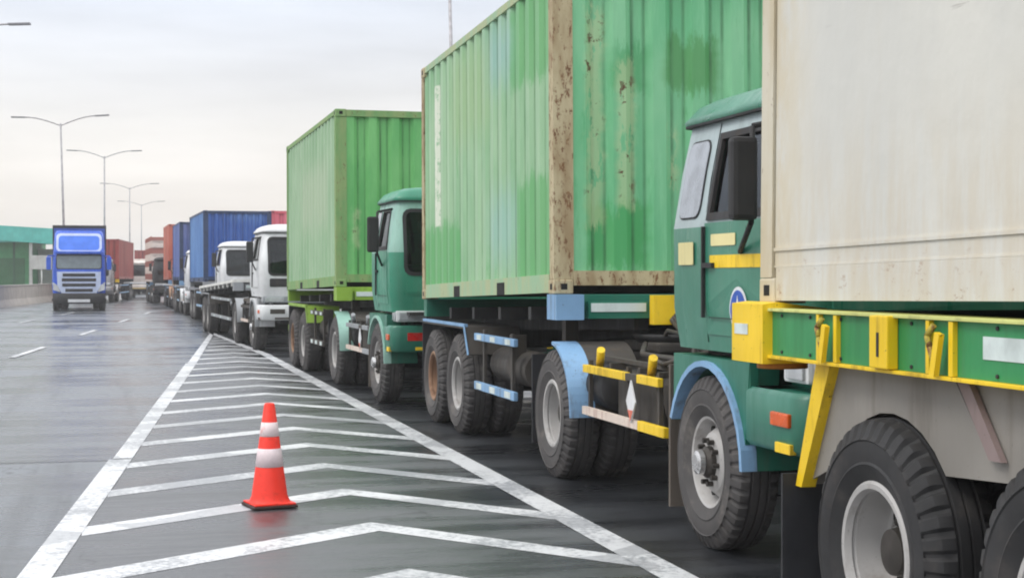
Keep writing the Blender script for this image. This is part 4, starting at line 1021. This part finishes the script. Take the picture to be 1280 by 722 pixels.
container('shipping_container', 'big white smooth-sided container filling the right of the picture', (4.18, 6.93-6.06, 1.503+.0865), 6.06, 2.62, side=wr, end=wr, frame=wr, post=wpost, reefer=True, roll=.8, pitch=-.8, group=None, fork=False)

# ------------------------------------------------------------------ traffic cone
def cone(x, y):
    t = thing('traffic_cone', 'orange-red traffic cone with two white bands standing alone on the striped gore', 'traffic cone', (x, y, .012), (0, 0, R(12)))
    orange = paint('cone orange', (236, 44, 20), .45, .4, (120, 46, 34), streak=False, fine=16); H = .735
    def rad(z): return .134-(.134-.036)*(z-.03)/(H-.03)
    m = MB(); m.box(-.162, .162, -.162, .162, 0, .022, .01); m.build('base', [plain('cone base rubber', (60, 40, 36), .7)], t)
    m = MB(); m.box(-.15, .15, -.15, .15, .0225, .036, .005)
    m.lathe([(.036, .15), (.045, .142), (.06, rad(.06)+.006), (.08, rad(.08)), (H-.01, rad(H-.01)), (H, rad(H)-.006), (H-.002, rad(H)-.014), (H-.1, rad(H)-.016)], axis='z', n=40); m.build('body', [orange], t)
    for z0, z1, w in ((.285, .415, 0), (.50, .60, 1)):
        m = MB(); m.lathe([(z0, rad(z0)+.0005), (z0+.001, rad(z0)+.0025), (z1-.001, rad(z1)+.0025), (z1, rad(z1)+.0005)], axis='z', n=40)
        m.build('reflective_band', [plain('cone band', (240, 222, 226), .4) if w == 0 else paint('scuffed cone band', (232, 214, 216), .5, .7, (214, 110, 96), streak=False, fine=14)], t)
cone(1.03, 11.2)

# ------------------------------------------------------------------ street lamps
galv = plain('galvanised steel', (186, 184, 188), .5, .3, k=.9)
GROUP_L = 'double-arm street lamps'
def lamp(loc, label, h=12, arm=3.1, yaw=0, lean=0, r=.10, k=.8):
    t = thing('street_lamp', label, 'street lamp', loc, (0, R(lean), R(yaw)), GROUP_L)
    m = MB(); m.cyl((0, 0, 0), (0, 0, .5), r*1.5, r*1.4, 12); m.cyl((0, 0, .5), (0, 0, h), r, r*.6, 12); m.build('pole', [galv], t)
    for sd in (-1, 1):
        m = MB(); P = [(0, 0, h-.15)]
        for i in range(1, 7): q = i/6; P.append((sd*arm*.78*q, 0, h-.15+.62*math.sin(q*PI/2)))
        m.tube(P, .05*k, 8); a = m.build('arm', [galv], t)
        m = MB(); m.obox((sd*arm*.88, 0, h+.47), (arm*.3, .3, .1*k), (0, -sd*2, 0)); m.build('lamp_head', [plain('lamp housing', (140, 140, 146), .4, .3)], a)
lamp((-6.9, 71.4, 0), 'near street lamp of which only one arm tip shows, upper left corner', 12.1, 3.1, -YAW+4, 0)
lamp((-3.5, 108.0, 0), 'tall double-arm street lamp rising behind the blue truck', 11.8, 3.1, -YAW+4, -1.6)
lamp((-1.3, 139.3, 0), 'double-arm street lamp second from left, just right of the blue truck roof', 12.0, 3.1, -YAW+4, 0)
lamp((1.1, 188.0, 0), 'smaller distant double-arm street lamp, third of the receding row', 12.0, 3.3, -YAW+4, 0)
lamp((3.0, 232.0, 0), 'faint farthest street lamp at the end of the row', 12.0, 3.3, -YAW+4, 0)
lamp((13.0, 60.5, 0), 'thin pole rising behind the roof edge of the mint green container', 14.5, 2.6, -YAW, -1.5, .10)

# ------------------------------------------------------------------ roadside buildings, left
def green_building():
    t = thing('roadside_building', 'green-walled roadside building with a long teal canopy at far left', 'building', (-9.0, 131, 0), (0, 0, R(-5)))
    gw = paint('building green', (58, 150, 92), .6, .3, k=.8); tl = paint('teal canopy', (80, 188, 178), .5, .2, k=.85); pal = paint('pale wall', (196, 198, 196), .8, .3, k=.8)
    m = MB(); m.box(-14, 1.9, 0, 10, 0, 5.5); w = m.build('wall', [gw], t)
    m = MB(); m.box(-1.4, 6.2, -1.2, 8, 4.35, 5.45)
    m.prism([(-1.6, 4.6), (6.4, 4.0), (6.4, 5.3), (-1.6, 5.75)], 'y', -1.35, -1.21); m.build('canopy', [tl], t)
    for x in (-1.2, 2.2, 4.2, 6.0):
        m = MB(); m.box(x-.12, x+.12, -1.1, -.86, 0, 4.34); m.build('canopy_post', [pal], t)
    m = MB(); m.box(1.95, 6.4, 5, 9, 0, 3.9); m.build('back_wall', [pal], t)
    for x in (-6.5, -4.2, -1.9): 
        m = MB(); m.box(x, x+1.3, -.06, -.002, 1.1, 2.6); f = m.build('window', [pal], t)
        m = MB(); m.box(x+.1, x+1.2, -.075, -.062, 1.2, 2.5); m.build('pane', [glassd], f)
    for k_ in range(7):
        m = MB(); m.box(-8.0+k_*1.45, -7.86+k_*1.45, -.1, -.002, 0, 5.35); m.build('pilaster', [paint('dark green trim', (26, 86, 58), .6, .3, k=.8)], t)
    m = MB(); m.box(2.3, 4.0, -1.6, -1.45, 2.2, 3.3); m.cyl((3.1, -1.52, 0), (3.1, -1.52, 2.2), .06, n=8); m.build('notice_board', [pal], t)
    m = MB(); m.box(-.5, 1.6, -.05, -.003, 0, 3.1); m.build('door', [paint('green shutter', (36, 104, 60), .6, .3, k=.8)], t)
green_building()
def far_block(name, label, loc, sx, sy, h, mat, yaw=0):
    t = thing(name, label, 'building', loc, (0, 0, R(yaw)))
    m = MB(); m.box(-sx/2, sx/2, 0, sy, 0, h); m.build('wall', [mat], t)
    m = MB(); m.box(-sx/2-.3, sx/2+.3, -.3, sy+.3, h+.001, h+.4); m.build('roof', [plain('roof grey', (150, 150, 150), .8)], t)
    n = int(sx/3)
    for i in range(n):
        x = -sx/2+1+i*3
        m = MB(); m.box(x, x+1.4, -.05, -.002, h*.45, h*.45+1.2); m.build('window', [glassd], t)
far_block('warehouse', 'low pale warehouse far off beyond the lamps', (-20, 250, 0), 26, 12, 4.6, paint('pale warehouse', (205, 203, 198), .8, .2, k=.8))
far_block('warehouse', 'low grey warehouse on the horizon behind the far trucks', (16, 330, 0), 44, 12, 4.2, paint('grey warehouse', (188, 188, 188), .8, .2, k=.8))

# ------------------------------------------------------------------ haze
HAZE = 0.0010
if HAZE:
    m = MB(); m.box(-910, 910, -410, 1510, -1.2, 20.5); o = m.build('haze', [])
    hm = bpy.data.materials.new('haze air'); hm.use_nodes = True; t_ = hm.node_tree; t_.nodes.clear()
    oo = t_.nodes.new('ShaderNodeOutputMaterial'); vv = t_.nodes.new('ShaderNodeVolumePrincipled')
    vv.inputs['Color'].default_value = (.95, .95, .96, 1); vv.inputs['Density'].default_value = HAZE; vv.inputs['Anisotropy'].default_value = .3
    t_.links.new(vv.outputs[0], oo.inputs['Volume']); o.data.materials.clear(); o.data.materials.append(hm); o['kind'] = 'stuff'
S.cycles.volume_bounces = 1
S.cycles.max_bounces = 6
